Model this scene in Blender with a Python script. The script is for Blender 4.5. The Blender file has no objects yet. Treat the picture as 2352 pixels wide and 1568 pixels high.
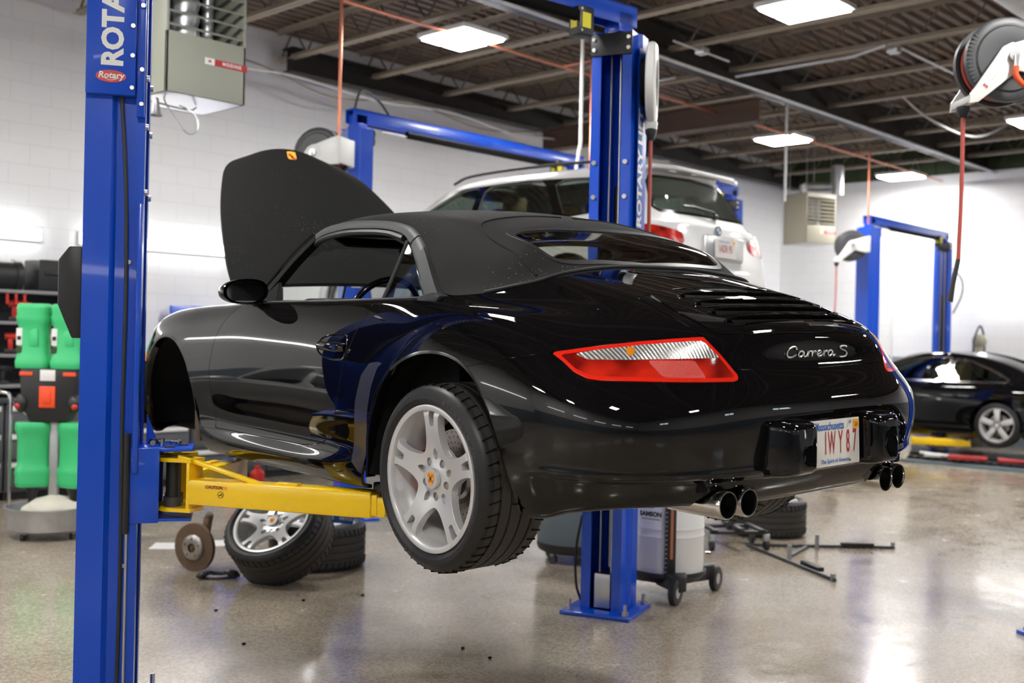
import bpy, bmesh, math, random
import numpy as np
from mathutils import Vector, Matrix, Euler
random.seed(7)
PI = math.pi
SC = bpy.context.scene
COL = SC.collection
# ---------------------------------------------------------------- camera, world, exposure
EYE = 1.57; YAW = math.radians(43.3); ROLL = 0.022; FPX = 2530.0
cam_d = bpy.data.cameras.new('camera'); cam = bpy.data.objects.new('camera', cam_d); COL.objects.link(cam)
cam_d.sensor_width = 36; cam_d.lens = FPX/2352*36; cam_d.clip_start = .05; cam_d.clip_end = 200
cam.location = (0, 0, EYE)
cam.rotation_euler = (Euler((PI/2, 0, YAW-PI/2)).to_matrix() @ Matrix.Rotation(ROLL, 3, 'Z')).to_euler()
cam_d.dof.use_dof = True; cam_d.dof.focus_distance = 3.95; cam_d.dof.aperture_fstop = 2.4; cam_d.dof.aperture_blades = 9
SC.camera = cam
SC.view_settings.view_transform = 'Standard'; SC.view_settings.look = 'None'
SC.view_settings.gamma = 1; SC.view_settings.use_curve_mapping = False
SC.view_settings.exposure = 1.22
SC.cycles.max_bounces = 10; SC.cycles.diffuse_bounces = 5; SC.cycles.glossy_bounces = 5
SC.cycles.transparent_max_bounces = 16; SC.cycles.sample_clamp_indirect = 6
SC.cycles.caustics_reflective = False; SC.cycles.caustics_refractive = False
W = bpy.data.worlds.new('world'); SC.world = W; W.use_nodes = True
W.node_tree.nodes['Background'].inputs[0].default_value = (.75, .8, .9, 1); W.node_tree.nodes['Background'].inputs[1].default_value = .6
LIGHT = 62.0
TUBE = 7.0
def cw(xc, z, h=0.0):
    """camera-aligned ground coordinates (right, depth, height over floor) to world"""
    return Vector((z*math.cos(YAW)+xc*math.sin(YAW), z*math.sin(YAW)-xc*math.cos(YAW), h))
# ---------------------------------------------------------------- materials
def nd(nt, t, **kw):
    n = nt.nodes.new(t)
    for k, v in kw.items():
        if k in n.inputs.keys(): n.inputs[k].default_value = v
        else: setattr(n, k, v)
    return n
def pbr(name, col, rough=.5, metal=0., coat=0., spec=None, var=0., vscale=4., bump=0., bscale=40., trans=0., ior=None, alpha=None, emit=None, sheen=0., coatr=.03):
    m = bpy.data.materials.new(name); m.use_nodes = True; nt = m.node_tree; b = nt.nodes['Principled BSDF']
    c = (col[0], col[1], col[2], 1)
    b.inputs['Base Color'].default_value = c; b.inputs['Roughness'].default_value = rough; b.inputs['Metallic'].default_value = metal
    b.inputs['Coat Weight'].default_value = coat; b.inputs['Coat Roughness'].default_value = coatr
    if spec is not None: b.inputs['Specular IOR Level'].default_value = spec
    if trans: b.inputs['Transmission Weight'].default_value = trans
    if ior: b.inputs['IOR'].default_value = ior
    if sheen: b.inputs['Sheen Weight'].default_value = sheen
    if emit: b.inputs['Emission Color'].default_value = (emit[0], emit[1], emit[2], 1); b.inputs['Emission Strength'].default_value = emit[3]
    tc = None
    if var or bump:
        tc = nd(nt, 'ShaderNodeTexCoord')
    if var:
        n = nd(nt, 'ShaderNodeTexNoise', Scale=vscale, Detail=6., Roughness=.6); nt.links.new(tc.outputs['Object'], n.inputs['Vector'])
        r = nd(nt, 'ShaderNodeMapRange'); r.inputs['From Min'].default_value = .3; r.inputs['From Max'].default_value = .7
        r.inputs['To Min'].default_value = 1-var; r.inputs['To Max'].default_value = 1+var
        nt.links.new(n.outputs['Fac'], r.inputs['Value'])
        mx = nd(nt, 'ShaderNodeVectorMath', operation='SCALE'); mx.inputs[0].default_value = col[:3]
        nt.links.new(r.outputs[0], mx.inputs['Scale']); nt.links.new(mx.outputs[0], b.inputs['Base Color'])
        r2 = nd(nt, 'ShaderNodeMapRange'); r2.inputs['From Min'].default_value = .3; r2.inputs['From Max'].default_value = .7
        r2.inputs['To Min'].default_value = max(rough*(1-var), .02); r2.inputs['To Max'].default_value = min(rough*(1+var), 1)
        nt.links.new(n.outputs['Fac'], r2.inputs['Value']); nt.links.new(r2.outputs[0], b.inputs['Roughness'])
    if bump:
        n = nd(nt, 'ShaderNodeTexNoise', Scale=bscale, Detail=4.); nt.links.new(tc.outputs['Object'], n.inputs['Vector'])
        bp_ = nd(nt, 'ShaderNodeBump', Strength=bump, Distance=.01); nt.links.new(n.outputs['Fac'], bp_.inputs['Height']); nt.links.new(bp_.outputs[0], b.inputs['Normal'])
    return m
def glass(name, tint, rough=0., dens=1.):
    """thin pane: fresnel reflection over a tinted see-through"""
    m = bpy.data.materials.new(name); m.use_nodes = True; nt = m.node_tree; nt.nodes.clear()
    o = nd(nt, 'ShaderNodeOutputMaterial'); mx = nd(nt, 'ShaderNodeMixShader'); t = nd(nt, 'ShaderNodeBsdfTransparent'); g = nd(nt, 'ShaderNodeBsdfGlossy')
    t.inputs[0].default_value = (*tint, 1); g.inputs['Roughness'].default_value = rough; g.inputs[0].default_value = (1, 1, 1, 1)
    ge = nd(nt, 'ShaderNodeNewGeometry'); dt = nd(nt, 'ShaderNodeVectorMath', operation='DOT_PRODUCT'); nt.links.new(ge.outputs['Normal'], dt.inputs[0]); nt.links.new(ge.outputs['Incoming'], dt.inputs[1])
    prev = dt.outputs['Value']
    for op, b_ in (('ABSOLUTE', 0), ('SUBTRACT', None), ('POWER', 5.), ('MULTIPLY', .92), ('ADD', .08)):     # two-sided Schlick for a pane with two faces
        m_ = nd(nt, 'ShaderNodeMath', operation=op)
        if op == 'SUBTRACT': m_.inputs[0].default_value = 1; nt.links.new(prev, m_.inputs[1])
        else:
            nt.links.new(prev, m_.inputs[0])
            if op != 'ABSOLUTE': m_.inputs[1].default_value = b_
        prev = m_.outputs[0]
    nt.links.new(prev, mx.inputs[0]); nt.links.new(t.outputs[0], mx.inputs[1]); nt.links.new(g.outputs[0], mx.inputs[2]); nt.links.new(mx.outputs[0], o.inputs[0])
    return m
def emis(name, col, s):
    m = bpy.data.materials.new(name); m.use_nodes = True; nt = m.node_tree; nt.nodes.clear()
    o = nd(nt, 'ShaderNodeOutputMaterial'); e = nd(nt, 'ShaderNodeEmission'); e.inputs[0].default_value = (*col, 1); e.inputs[1].default_value = s
    nt.links.new(e.outputs[0], o.inputs[0]); return m
M = {}
M['blue'] = pbr('blue_powder_coat', (.002, .072, .58), .28, coat=.25, bump=.03, bscale=500)
M['blue_dk'] = pbr('blue_paint_inner', (.003, .03, .24), .4)
M['yellow'] = pbr('yellow_powder_coat', (.95, .61, .002), .28, coat=.4, var=.03, vscale=3)
M['white'] = pbr('white_enamel', (.78, .78, .76), .35)
M['white_car'] = pbr('white_car_paint', (.80, .80, .79), .12, coat=1)
M['silver_car'] = pbr('silver_car_paint', (.55, .55, .55), .3, metal=.5, coat=1)
M['black_car'] = pbr('black_clear_coat', (.0030, .0030, .0036), .022, spec=.42)
M['black_gloss'] = pbr('black_gloss_trim', (.006, .006, .006), .12)
M['black_satin'] = pbr('black_satin_plastic', (.016, .016, .017), .42)
M['black_matte'] = pbr('black_matte_liner', (.006, .006, .006), .85, spec=.12)
M['rail'] = pbr('dark_grey_satin_frame', (.030, .031, .034), .55)
M['rubber'] = pbr('black_rubber', (.014, .014, .015), .45, spec=.4, var=.2, vscale=30)
M['tread'] = pbr('dusty_tyre_tread', (.040, .036, .032), .75, var=.45, vscale=60, bump=.2, bscale=200)
M['steel'] = pbr('zinc_steel', (.55, .55, .55), .3, metal=1.)
M['chrome'] = pbr('polished_steel', (.72, .70, .68), .12, metal=1., var=.1, vscale=20)
M['alloy'] = pbr('silver_alloy_paint', (.64, .64, .64), .30, metal=.4, coat=.5)
M['alu'] = pbr('brushed_aluminium', (.62, .62, .62), .35, metal=1.)
M['galv'] = pbr('galvanised_steel', (.50, .51, .52), .4, metal=.8, var=.15, vscale=8)
M['rust'] = pbr('rusty_iron', (.13, .085, .055), .6, metal=.5, var=.3, vscale=25, bump=.2, bscale=120)
M['copper'] = pbr('copper_pipe', (.62, .22, .13), .35, metal=.7)
M['red_hose'] = pbr('red_rubber_hose', (.45, .07, .05), .45)
M['orange_hose'] = pbr('orange_red_hose', (.80, .10, .03), .4)
M['red'] = pbr('red_plastic', (.60, .03, .02), .35)
M['green'] = pbr('green_plastic', (.05, .52, .19), .4)
M['heater'] = pbr('olive_grey_sheet_metal', (.30, .31, .255), .45)
M['beige'] = pbr('beige_sheet_metal', (.40, .37, .28), .5)
M['girder'] = pbr('dark_brown_steel', (.010, .006, .0045), .6, var=.2)
M['girder2'] = pbr('rust_brown_steel', (.075, .040, .025), .6, var=.2)
M['joist'] = pbr('tan_painted_steel', (.27, .22, .165), .6, var=.15)
M['joist_web'] = pbr('dark_bar_steel', (.09, .07, .055), .6)
M['deck_green'] = pbr('green_primer_steel', (.035, .055, .02), .7)
M['greybin'] = pbr('grey_blue_plastic', (.13, .165, .19), .5)
M['grey'] = pbr('mid_grey_paint', (.24, .24, .25), .5)
M['darkgrey'] = pbr('dark_grey_paint', (.05, .052, .057), .45)
M['drawer'] = pbr('grey_cabinet_paint', (.10, .105, .115), .45)
M['paper'] = pbr('white_paper', (.75, .74, .72), .8)
M['cloth'] = pbr('crumpled_white_cloth', (.62, .58, .50), .9, var=.1, bump=.6, bscale=12)
M['tan'] = pbr('tan_leather', (.38, .29, .17), .6)
M['ink_blue'] = pbr('blue_print', (.02, .13, .45), .5)
M['ink_red'] = pbr('red_print', (.42, .03, .03), .5)
M['ink_black'] = pbr('black_print', (.01, .01, .01), .5)
M['plate_white'] = pbr('plate_white', (.74, .72, .68), .35)
M['yellow_tag'] = pbr('yellow_label', (.85, .78, .02), .5)
M['orange_tag'] = pbr('orange_sticker', (.90, .38, .02), .5)
M['amber'] = pbr('amber_lens', (.72, .22, .01), .15, coat=1)
M['orange_red'] = pbr('orange_red_plastic', (.85, .08, .02), .4)
M['glass_clear'] = glass('clear_glass', (.86, .90, .87))
M['glass_green'] = glass('green_tint_glass', (.62, .74, .68))
M['glass_dark'] = glass('dark_tint_glass', (.22, .25, .23))
M['glass_rear'] = glass('smoked_rear_glass', (.50, .54, .47), .02)
M['mirror'] = pbr('mirror_glass', (.8, .82, .85), .02, metal=1.)
M['lamp'] = emis('led_panel_light', (1, .985, .95), LIGHT)
M['tube'] = emis('wall_tube_light', (1, .99, .97), TUBE)
M['daylight'] = emis('daylight_pane', (.72, .84, 1), 5.0)
def red_lens():
    m = pbr('red_ribbed_lens', (.55, .012, .006), .08, coat=1); nt = m.node_tree; b = nt.nodes['Principled BSDF']
    tc = nd(nt, 'ShaderNodeTexCoord'); w = nd(nt, 'ShaderNodeTexWave', wave_type='BANDS', bands_direction='Z'); w.inputs['Scale'].default_value = 70
    nt.links.new(tc.outputs['Object'], w.inputs['Vector'])
    n = nd(nt, 'ShaderNodeTexNoise', Scale=9., Detail=1.); nt.links.new(tc.outputs['Object'], n.inputs['Vector'])
    r = nd(nt, 'ShaderNodeValToRGB'); r.color_ramp.elements[0].position = .38; r.color_ramp.elements[0].color = (.16, .003, .002, 1)
    r.color_ramp.elements[1].position = .62; r.color_ramp.elements[1].color = (.62, .02, .008, 1)
    nt.links.new(n.outputs['Fac'], r.inputs[0]); nt.links.new(r.outputs[0], b.inputs['Base Color'])
    bp_ = nd(nt, 'ShaderNodeBump', Strength=.15, Distance=.004); nt.links.new(w.outputs['Fac'], bp_.inputs['Height']); nt.links.new(bp_.outputs[0], b.inputs['Normal'])
    return m
M['lens_red'] = red_lens()
M['lens_edge'] = pbr('bright_red_lens_border', (.78, .018, .008), .12, coat=1)
M['lens_mesh'] = pbr('red_reflector_lens', (.62, .03, .018), .25, coat=1, bump=.6, bscale=260)
def clear_lens():
    m = pbr('clear_ribbed_lens', (.62, .62, .60), .12, metal=.75, coat=1); nt = m.node_tree; b = nt.nodes['Principled BSDF']
    tc = nd(nt, 'ShaderNodeTexCoord'); w = nd(nt, 'ShaderNodeTexWave', wave_type='BANDS', bands_direction='X'); w.inputs['Scale'].default_value = 34; w.inputs['Distortion'].default_value = .2
    nt.links.new(tc.outputs['Object'], w.inputs['Vector'])
    bp_ = nd(nt, 'ShaderNodeBump', Strength=.9, Distance=.006); nt.links.new(w.outputs['Fac'], bp_.inputs['Height']); nt.links.new(bp_.outputs[0], b.inputs['Normal'])
    return m
M['lens_clear'] = clear_lens()
def fabric(name, col, specks=.6):
    m = pbr(name, col, .8, spec=.16, sheen=.02); nt = m.node_tree; b = nt.nodes['Principled BSDF']
    tc = nd(nt, 'ShaderNodeTexCoord'); v = nd(nt, 'ShaderNodeTexVoronoi', Scale=60.); nt.links.new(tc.outputs['Object'], v.inputs['Vector'])
    r = nd(nt, 'ShaderNodeMapRange'); r.inputs['From Min'].default_value = .09; r.inputs['From Max'].default_value = .16; r.inputs['To Min'].default_value = 1; r.inputs['To Max'].default_value = 0
    nt.links.new(v.outputs['Distance'], r.inputs['Value'])
    n = nd(nt, 'ShaderNodeTexNoise', Scale=3., Detail=5.); nt.links.new(tc.outputs['Object'], n.inputs['Vector'])
    n2 = nd(nt, 'ShaderNodeMapRange'); n2.inputs['From Min'].default_value = .50; n2.inputs['From Max'].default_value = .68
    nt.links.new(n.outputs['Fac'], n2.inputs['Value'])
    mu = nd(nt, 'ShaderNodeMath', operation='MULTIPLY'); nt.links.new(r.outputs[0], mu.inputs[0]); nt.links.new(n2.outputs[0], mu.inputs[1])
    mu2 = nd(nt, 'ShaderNodeMath', operation='MULTIPLY'); nt.links.new(mu.outputs[0], mu2.inputs[0]); mu2.inputs[1].default_value = specks
    mx = nd(nt, 'ShaderNodeMix', data_type='RGBA'); mx.inputs[6].default_value = (*col, 1); mx.inputs[7].default_value = (.35, .34, .32, 1)
    nt.links.new(mu2.outputs[0], mx.inputs[0]); nt.links.new(mx.outputs[2], b.inputs['Base Color'])
    n3 = nd(nt, 'ShaderNodeTexNoise', Scale=700.); nt.links.new(tc.outputs['Object'], n3.inputs['Vector'])
    bp_ = nd(nt, 'ShaderNodeBump', Strength=.25, Distance=.002); nt.links.new(n3.outputs['Fac'], bp_.inputs['Height']); nt.links.new(bp_.outputs[0], b.inputs['Normal'])
    return m
M['fabric'] = fabric('black_canvas', (.0056, .0053, .005), .8)
M['bra'] = fabric('black_vinyl_cover', (.0030, .0028, .0026), .4)
# ---------------------------------------------------------------- building blocks
def tag(o, label=None, cat=None, group=None, kind=None):
    if label: o['label'] = label
    if cat: o['category'] = cat
    if group: o['group'] = group
    if kind: o['kind'] = kind
    return o
def empty(name, loc, label, cat, group=None, rz=0., parent=None):
    o = bpy.data.objects.new(name, None); COL.objects.link(o); o.location = loc; o.rotation_euler = (0, 0, rz); o.empty_display_size = .1
    return tag(o, label, cat, group)
def link(name, me, parent=None):
    o = bpy.data.objects.new(name, me); COL.objects.link(o)
    if parent is not None: o.parent = parent
    return o
class MB:
    """collects solids; build() links them as one mesh object"""
    def __init__(s): s.bm = bmesh.new(); s.T = Matrix.Identity(4); s.mi = 0; s.mats = []
    def m(s, name):
        if name not in s.mats: s.mats.append(name)
        s.mi = s.mats.index(name); return s
    def _fin(s, b, T=None):
        if not s.mats: pass
        T = s.T if T is None else s.T @ T
        bmesh.ops.transform(b, matrix=T, verts=b.verts)
        if T.determinant() < 0: bmesh.ops.reverse_faces(b, faces=b.faces)
        for f in b.faces: f.material_index = s.mi
        me = bpy.data.meshes.new('tmp'); b.to_mesh(me); b.free(); s.bm.from_mesh(me); bpy.data.meshes.remove(me); return s
    def box(s, c, d, bev=0., R=None, seg=2):
        b = bmesh.new(); bmesh.ops.create_cube(b, size=1)
        bmesh.ops.scale(b, vec=d, verts=b.verts)
        if bev: bmesh.ops.bevel(b, geom=list(b.edges), offset=min(bev, min(d)*.49), segments=seg, profile=.5, affect='EDGES')
        T = Matrix.Translation(c)
        if R is not None: T = T @ (R if isinstance(R, Matrix) else Euler(R).to_matrix().to_4x4())
        return s._fin(b, T)
    def cyl(s, p0, p1, r, seg=16, r2=None, cap=True):
        p0, p1 = Vector(p0), Vector(p1); d = p1-p0; L = d.length
        if L < 1e-7: return s
        b = bmesh.new(); bmesh.ops.create_cone(b, cap_ends=cap, segments=seg, radius1=r, radius2=r if r2 is None else r2, depth=L)
        T = Matrix.Translation((p0+p1)/2) @ d.to_track_quat('Z', 'Y').to_matrix().to_4x4()
        return s._fin(b, T)
    def sph(s, c, r, sc=(1, 1, 1), seg=16, R=None):
        b = bmesh.new(); bmesh.ops.create_uvsphere(b, u_segments=seg, v_segments=max(seg//2, 4), radius=r)
        T = Matrix.Translation(c)
        if R is not None: T = T @ Euler(R).to_matrix().to_4x4()
        return s._fin(b, T @ Matrix.Diagonal((*sc, 1)))
    def tube(s, pts, r, seg=8, closed=False, smooth=0):
        if smooth: pts = [tuple(p) for p in smooth_poly([tuple(p) for p in pts], smooth, closed)]
        P = [Vector(p) for p in pts]; n = len(P); b = bmesh.new(); rings = []
        up = None
        for i in range(n):
            t = (P[(i+1) % n]-P[i-1]) if closed else (P[min(i+1, n-1)]-P[max(i-1, 0)])
            t.normalize()
            if up is None:
                up = Vector((0, 0, 1)) if abs(t.z) < .9 else Vector((1, 0, 0))
            x = up.cross(t)
            if x.length < 1e-6: x = Vector((1, 0, 0)).cross(t)
            x.normalize(); y = t.cross(x); up = y
            rr = r if not isinstance(r, (list, tuple)) else r[min(int(round(i*(len(r)-1)/max(n-1, 1))), len(r)-1)]
            rings.append([b.verts.new(P[i]+x*math.cos(a)*rr+y*math.sin(a)*rr) for a in [2*PI*k/seg for k in range(seg)]])
        for i in range(n if closed else n-1):
            A, B = rings[i], rings[(i+1) % n]
            for k in range(seg): b.faces.new((A[k], A[(k+1) % seg], B[(k+1) % seg], B[k]))
        if not closed: b.faces.new(rings[0][::-1]); b.faces.new(rings[-1])
        return s._fin(b)
    def lathe(s, prof, seg=48, c=(0, 0, 0), axis='Z', closed=False, ang=2*PI, a0=0.):
        """prof: (r, h) pairs, revolved about axis through c"""
        b = bmesh.new(); rings = []; full = abs(ang-2*PI) < 1e-6; ns = seg if full else seg+1
        for k in range(ns):
            a = a0+ang*k/seg; ca, sa = math.cos(a), math.sin(a); ring = []
            for r, h in prof:
                if axis == 'Z': v = (r*ca, r*sa, h)
                elif axis == 'X': v = (h, r*ca, r*sa)
                else: v = (r*sa, h, r*ca)
                ring.append(b.verts.new(v))
            rings.append(ring)
        m = len(prof)
        for k in range(seg):
            A, B = rings[k], rings[(k+1) % ns]
            for j in range(m if closed else m-1):
                q = (A[j], B[j], B[(j+1) % m], A[(j+1) % m])
                try: b.faces.new(q)
                except ValueError: pass
        bmesh.ops.remove_doubles(b, verts=b.verts, dist=1e-6)
        bmesh.ops.recalc_face_normals(b, faces=b.faces)
        return s._fin(b, Matrix.Translation(c))
    def prism(s, pts, h, T=None, bev=0.):
        """outline (x, y) extruded from 0 to h along z, then T"""
        b = bmesh.new(); v = [b.verts.new((p[0], p[1], 0)) for p in pts]; f = b.faces.new(v)
        r = bmesh.ops.extrude_face_region(b, geom=[f]); bmesh.ops.translate(b, vec=(0, 0, h), verts=[e for e in r['geom'] if isinstance(e, bmesh.types.BMVert)])
        bmesh.ops.recalc_face_normals(b, faces=b.faces)
        if bev: bmesh.ops.bevel(b, geom=list(b.edges), offset=bev, segments=2, profile=.5, affect='EDGES')
        return s._fin(b, T if T is not None else Matrix.Identity(4))
    def raw(s, V, F):
        b = bmesh.new(); vs = [b.verts.new(v) for v in V]
        for f in F:
            try: b.faces.new([vs[i] for i in f])
            except ValueError: pass
        return s._fin(b)
    def build(s, name, parent=None, mat=None, ang=40, smooth=True):
        me = bpy.data.meshes.new(name); s.bm.to_mesh(me); s.bm.free()
        for k in (s.mats or [mat]): me.materials.append(M[k])
        if smooth:
            me.shade_smooth(); me.set_sharp_from_angle(angle=math.radians(ang))
        return link(name, me, parent)
def patch_obj(name, P, mat, parent=None):
    me = bpy.data.meshes.new(name); me.from_pydata([tuple(v) for v in P.V], [], P.F); me.materials.append(M[mat])
    me.shade_smooth(); me.normals_split_custom_set_from_vertices([tuple(n) for n in P.N]); return link(name, me, parent)
def text_bm(s, size=1., bold=0., extr=0., align='CENTER', spacing=1., shear=0.):
    cu = bpy.data.curves.new('t', 'FONT'); cu.body = s; cu.size = size; cu.offset = bold; cu.extrude = extr; cu.align_x = align; cu.align_y = 'CENTER'
    cu.space_character = spacing; cu.shear = shear; cu.resolution_u = 3
    o = bpy.data.objects.new('t', cu); me = bpy.data.meshes.new_from_object(o)
    V = [tuple(v.co) for v in me.vertices]; F = [tuple(p.vertices) for p in me.polygons]
    bpy.data.objects.remove(o); bpy.data.curves.remove(cu); bpy.data.meshes.remove(me); return V, F
def put_text(mb, s, T, size, **kw):
    V, F = text_bm(s, size, **kw); old = mb.T; mb.T = old @ T; mb.raw(V, F); mb.T = old
def frame(o, x, y):
    """matrix with origin o, local x and y axes"""
    x = Vector(x).normalized(); y = Vector(y); z = x.cross(y).normalized(); y = z.cross(x)
    return Matrix(((x.x, y.x, z.x, o[0]), (x.y, y.y, z.y, o[1]), (x.z, y.z, z.z, o[2]), (0, 0, 0, 1)))
def copy_tree(o, parent=None):
    c = o.copy(); COL.objects.link(c)
    if parent is not None: c.parent = parent
    for ch in list(o.children): copy_tree(ch, c)
    return c
# ---------------------------------------------------------------- spline surfaces
def bspl(P, n, axis):
    """uniform cubic B-spline through-ish control points P along axis, n samples per span, clamped ends"""
    P = np.moveaxis(P, axis, 0)
    a = 2*P[0]-P[1]; b = 2*P[-1]-P[-2]
    Q = np.concatenate([a[None], P, b[None]])
    out = []
    m = len(P)-1
    for i in range(m):
        for k in range(n + (1 if i == m-1 else 0)):
            t = k/n
            w = ((1-t)**3/6, (3*t**3-6*t*t+4)/6, (-3*t**3+3*t*t+3*t+1)/6, t**3/6)
            out.append(w[0]*Q[i]+w[1]*Q[i+1]+w[2]*Q[i+2]+w[3]*Q[i+3])
    return np.moveaxis(np.array(out), 0, axis)
def refine_ctrl(P, it=3):
    """move control points so the B-spline passes (nearly) through P"""
    C = P.copy()
    for _ in range(it):
        S = bspl(bspl(C, 1, 0), 1, 1)
        C = C + (P-S)*.9
    return C
def surf(P, nu, nv, it=3):
    C = refine_ctrl(np.array(P, float), it)
    return bspl(bspl(C, nu, 0), nv, 1)
def grid_normals(G, flip=False):
    du = np.gradient(G, axis=0); dv = np.gradient(G, axis=1)
    N = np.cross(du, dv); L = np.linalg.norm(N, axis=2, keepdims=True); L[L < 1e-12] = 1
    N = N/L
    return -N if flip else N
class Patch:
    """polygon soup with positions and normals, clippable by scalar fields"""
    def __init__(s, V, N, F): s.V = V; s.N = N; s.F = F
    @staticmethod
    def grid(G, flip=False):
        N = grid_normals(G, flip); a, b = G.shape[:2]
        F = []
        for i in range(a-1):
            for j in range(b-1):
                q = [i*b+j, (i+1)*b+j, (i+1)*b+j+1, i*b+j+1]
                F.append(q[::-1] if flip else q)
        return Patch(G.reshape(-1, 3).copy(), N.reshape(-1, 3).copy(), F)
    def clip(s, d):
        """keep d>0; d: per-vertex values"""
        V = list(s.V); N = list(s.N); F = []; cache = {}
        pos = d > 0
        for f in s.F:
            p = [pos[i] for i in f]
            if all(p): F.append(f); continue
            if not any(p): continue
            g = []
            for k in range(len(f)):
                i, j = f[k], f[(k+1) % len(f)]
                if pos[i]: g.append(i)
                if pos[i] != pos[j]:
                    key = (min(i, j), max(i, j))
                    if key not in cache:
                        i0, j0 = key
                        t = d[i0]/(d[i0]-d[j0]); t = min(max(t, .0), 1.)
                        V.append(s.V[i0]*(1-t)+s.V[j0]*t)
                        n = s.N[i0]*(1-t)+s.N[j0]*t; N.append(n/max(np.linalg.norm(n), 1e-9))
                        cache[key] = len(V)-1
                    g.append(cache[key])
            if len(g) >= 3: F.append(g)
        return Patch(np.array(V), np.array(N), F).compact()
    def compact(s):
        used = sorted({i for f in s.F for i in f}); m = {o: k for k, o in enumerate(used)}
        return Patch(s.V[used] if len(used) else np.zeros((0, 3)), s.N[used] if len(used) else np.zeros((0, 3)), [[m[i] for i in f] for f in s.F])
    def mirror(s):
        V = s.V*np.array([-1, 1, 1]); N = s.N*np.array([-1, 1, 1])
        return Patch(V, N, [f[::-1] for f in s.F])
    def offset(s, d): return Patch(s.V+s.N*d, s.N, s.F)
    def join(s, o):
        n = len(s.V)
        return Patch(np.concatenate([s.V, o.V]), np.concatenate([s.N, o.N]), s.F+[[i+n for i in f] for f in o.F])
    def boundary(s):
        cnt = {}
        for f in s.F:
            for k in range(len(f)):
                i, j = f[k], f[(k+1) % len(f)]
                cnt[(i, j)] = 1
        return [(i, j) for (i, j) in cnt if (j, i) not in cnt]
    def rim(s, depth, inward=True, skipx=True):
        """return with a flange folded back along the normals at every open edge"""
        V = list(s.V); N = list(s.N); F = list(s.F)
        for i, j in s.boundary():
            if skipx and abs(s.V[i][0]) < 1e-4 and abs(s.V[j][0]) < 1e-4: continue
            a, b = s.V[i], s.V[j]
            c, d = a-s.N[i]*depth, b-s.N[j]*depth
            e = b-a; n = np.cross(e, s.N[i]); L = np.linalg.norm(n)
            if L < 1e-9: continue
            n = n/L; k = len(V); r = .0016
            a2, b2 = a-s.N[i]*r+n*r*.5, b-s.N[j]*r+n*r*.5
            V += [a, b, b2, a2]; N += [s.N[i], s.N[j], n, n]; F.append([k+1, k, k+3, k+2]); k += 4
            V += [a2, b2, d, c]; N += [n]*4
            F.append([k+1, k, k+3, k+2])
        return Patch(np.array(V), np.array(N), F)
def poly_sd(P, x, y):
    """signed distance to a closed polygon, + inside"""
    P = np.array(P, float); n = len(P)
    d2 = np.full(len(x), 1e9); ins = np.zeros(len(x), bool)
    for i in range(n):
        ax, ay = P[i]; bx, by = P[(i+1) % n]
        ex, ey = bx-ax, by-ay; L = ex*ex+ey*ey
        if L < 1e-14: continue
        t = np.clip(((x-ax)*ex+(y-ay)*ey)/L, 0, 1)
        d2 = np.minimum(d2, (x-ax-t*ex)**2+(y-ay-t*ey)**2)
        if ay != by:
            c = ((ay > y) != (by > y)) & (x < (bx-ax)*(y-ay)/(by-ay)+ax)
            ins ^= c
    d = np.sqrt(d2)
    return np.where(ins, d, -d)
def line_sd(P, x, y):
    """signed distance to an open polyline; + on its left side"""
    P = np.array(P, float); best = np.full(len(x), 1e9); sg = np.zeros(len(x))
    for i in range(len(P)-1):
        ax, ay = P[i]; bx, by = P[i+1]; ex, ey = bx-ax, by-ay; L = ex*ex+ey*ey
        t0 = ((x-ax)*ex+(y-ay)*ey)/L
        t = np.clip(t0, 0 if i else -1e9, 1 if i < len(P)-2 else 1e9)
        dx, dy = x-ax-t*ex, y-ay-t*ey; d = np.hypot(dx, dy)
        cr = ex*(y-ay)-ey*(x-ax); m = d < best-1e-12
        best = np.where(m, d, best); sg = np.where(m, np.where(cr > 0, 1., -1.), sg)
    return best*sg
def smooth_poly(P, n=6, closed=True):
    """Catmull-Rom through points"""
    P = np.array(P, float); m = len(P); out = []
    for i in range(m if closed else m-1):
        p0 = P[(i-1) % m] if closed or i else 2*P[0]-P[1]
        p1 = P[i]; p2 = P[(i+1) % m]
        p3 = P[(i+2) % m] if closed or i+2 < m else 2*P[-1]-P[-2]
        for k in range(n):
            t = k/n
            out.append(.5*((2*p1)+(-p0+p2)*t+(2*p0-5*p1+4*p2-p3)*t*t+(-p0+3*p1-3*p2+p3)*t**3))
    if not closed: out.append(P[-1])
    return np.array(out)
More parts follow.
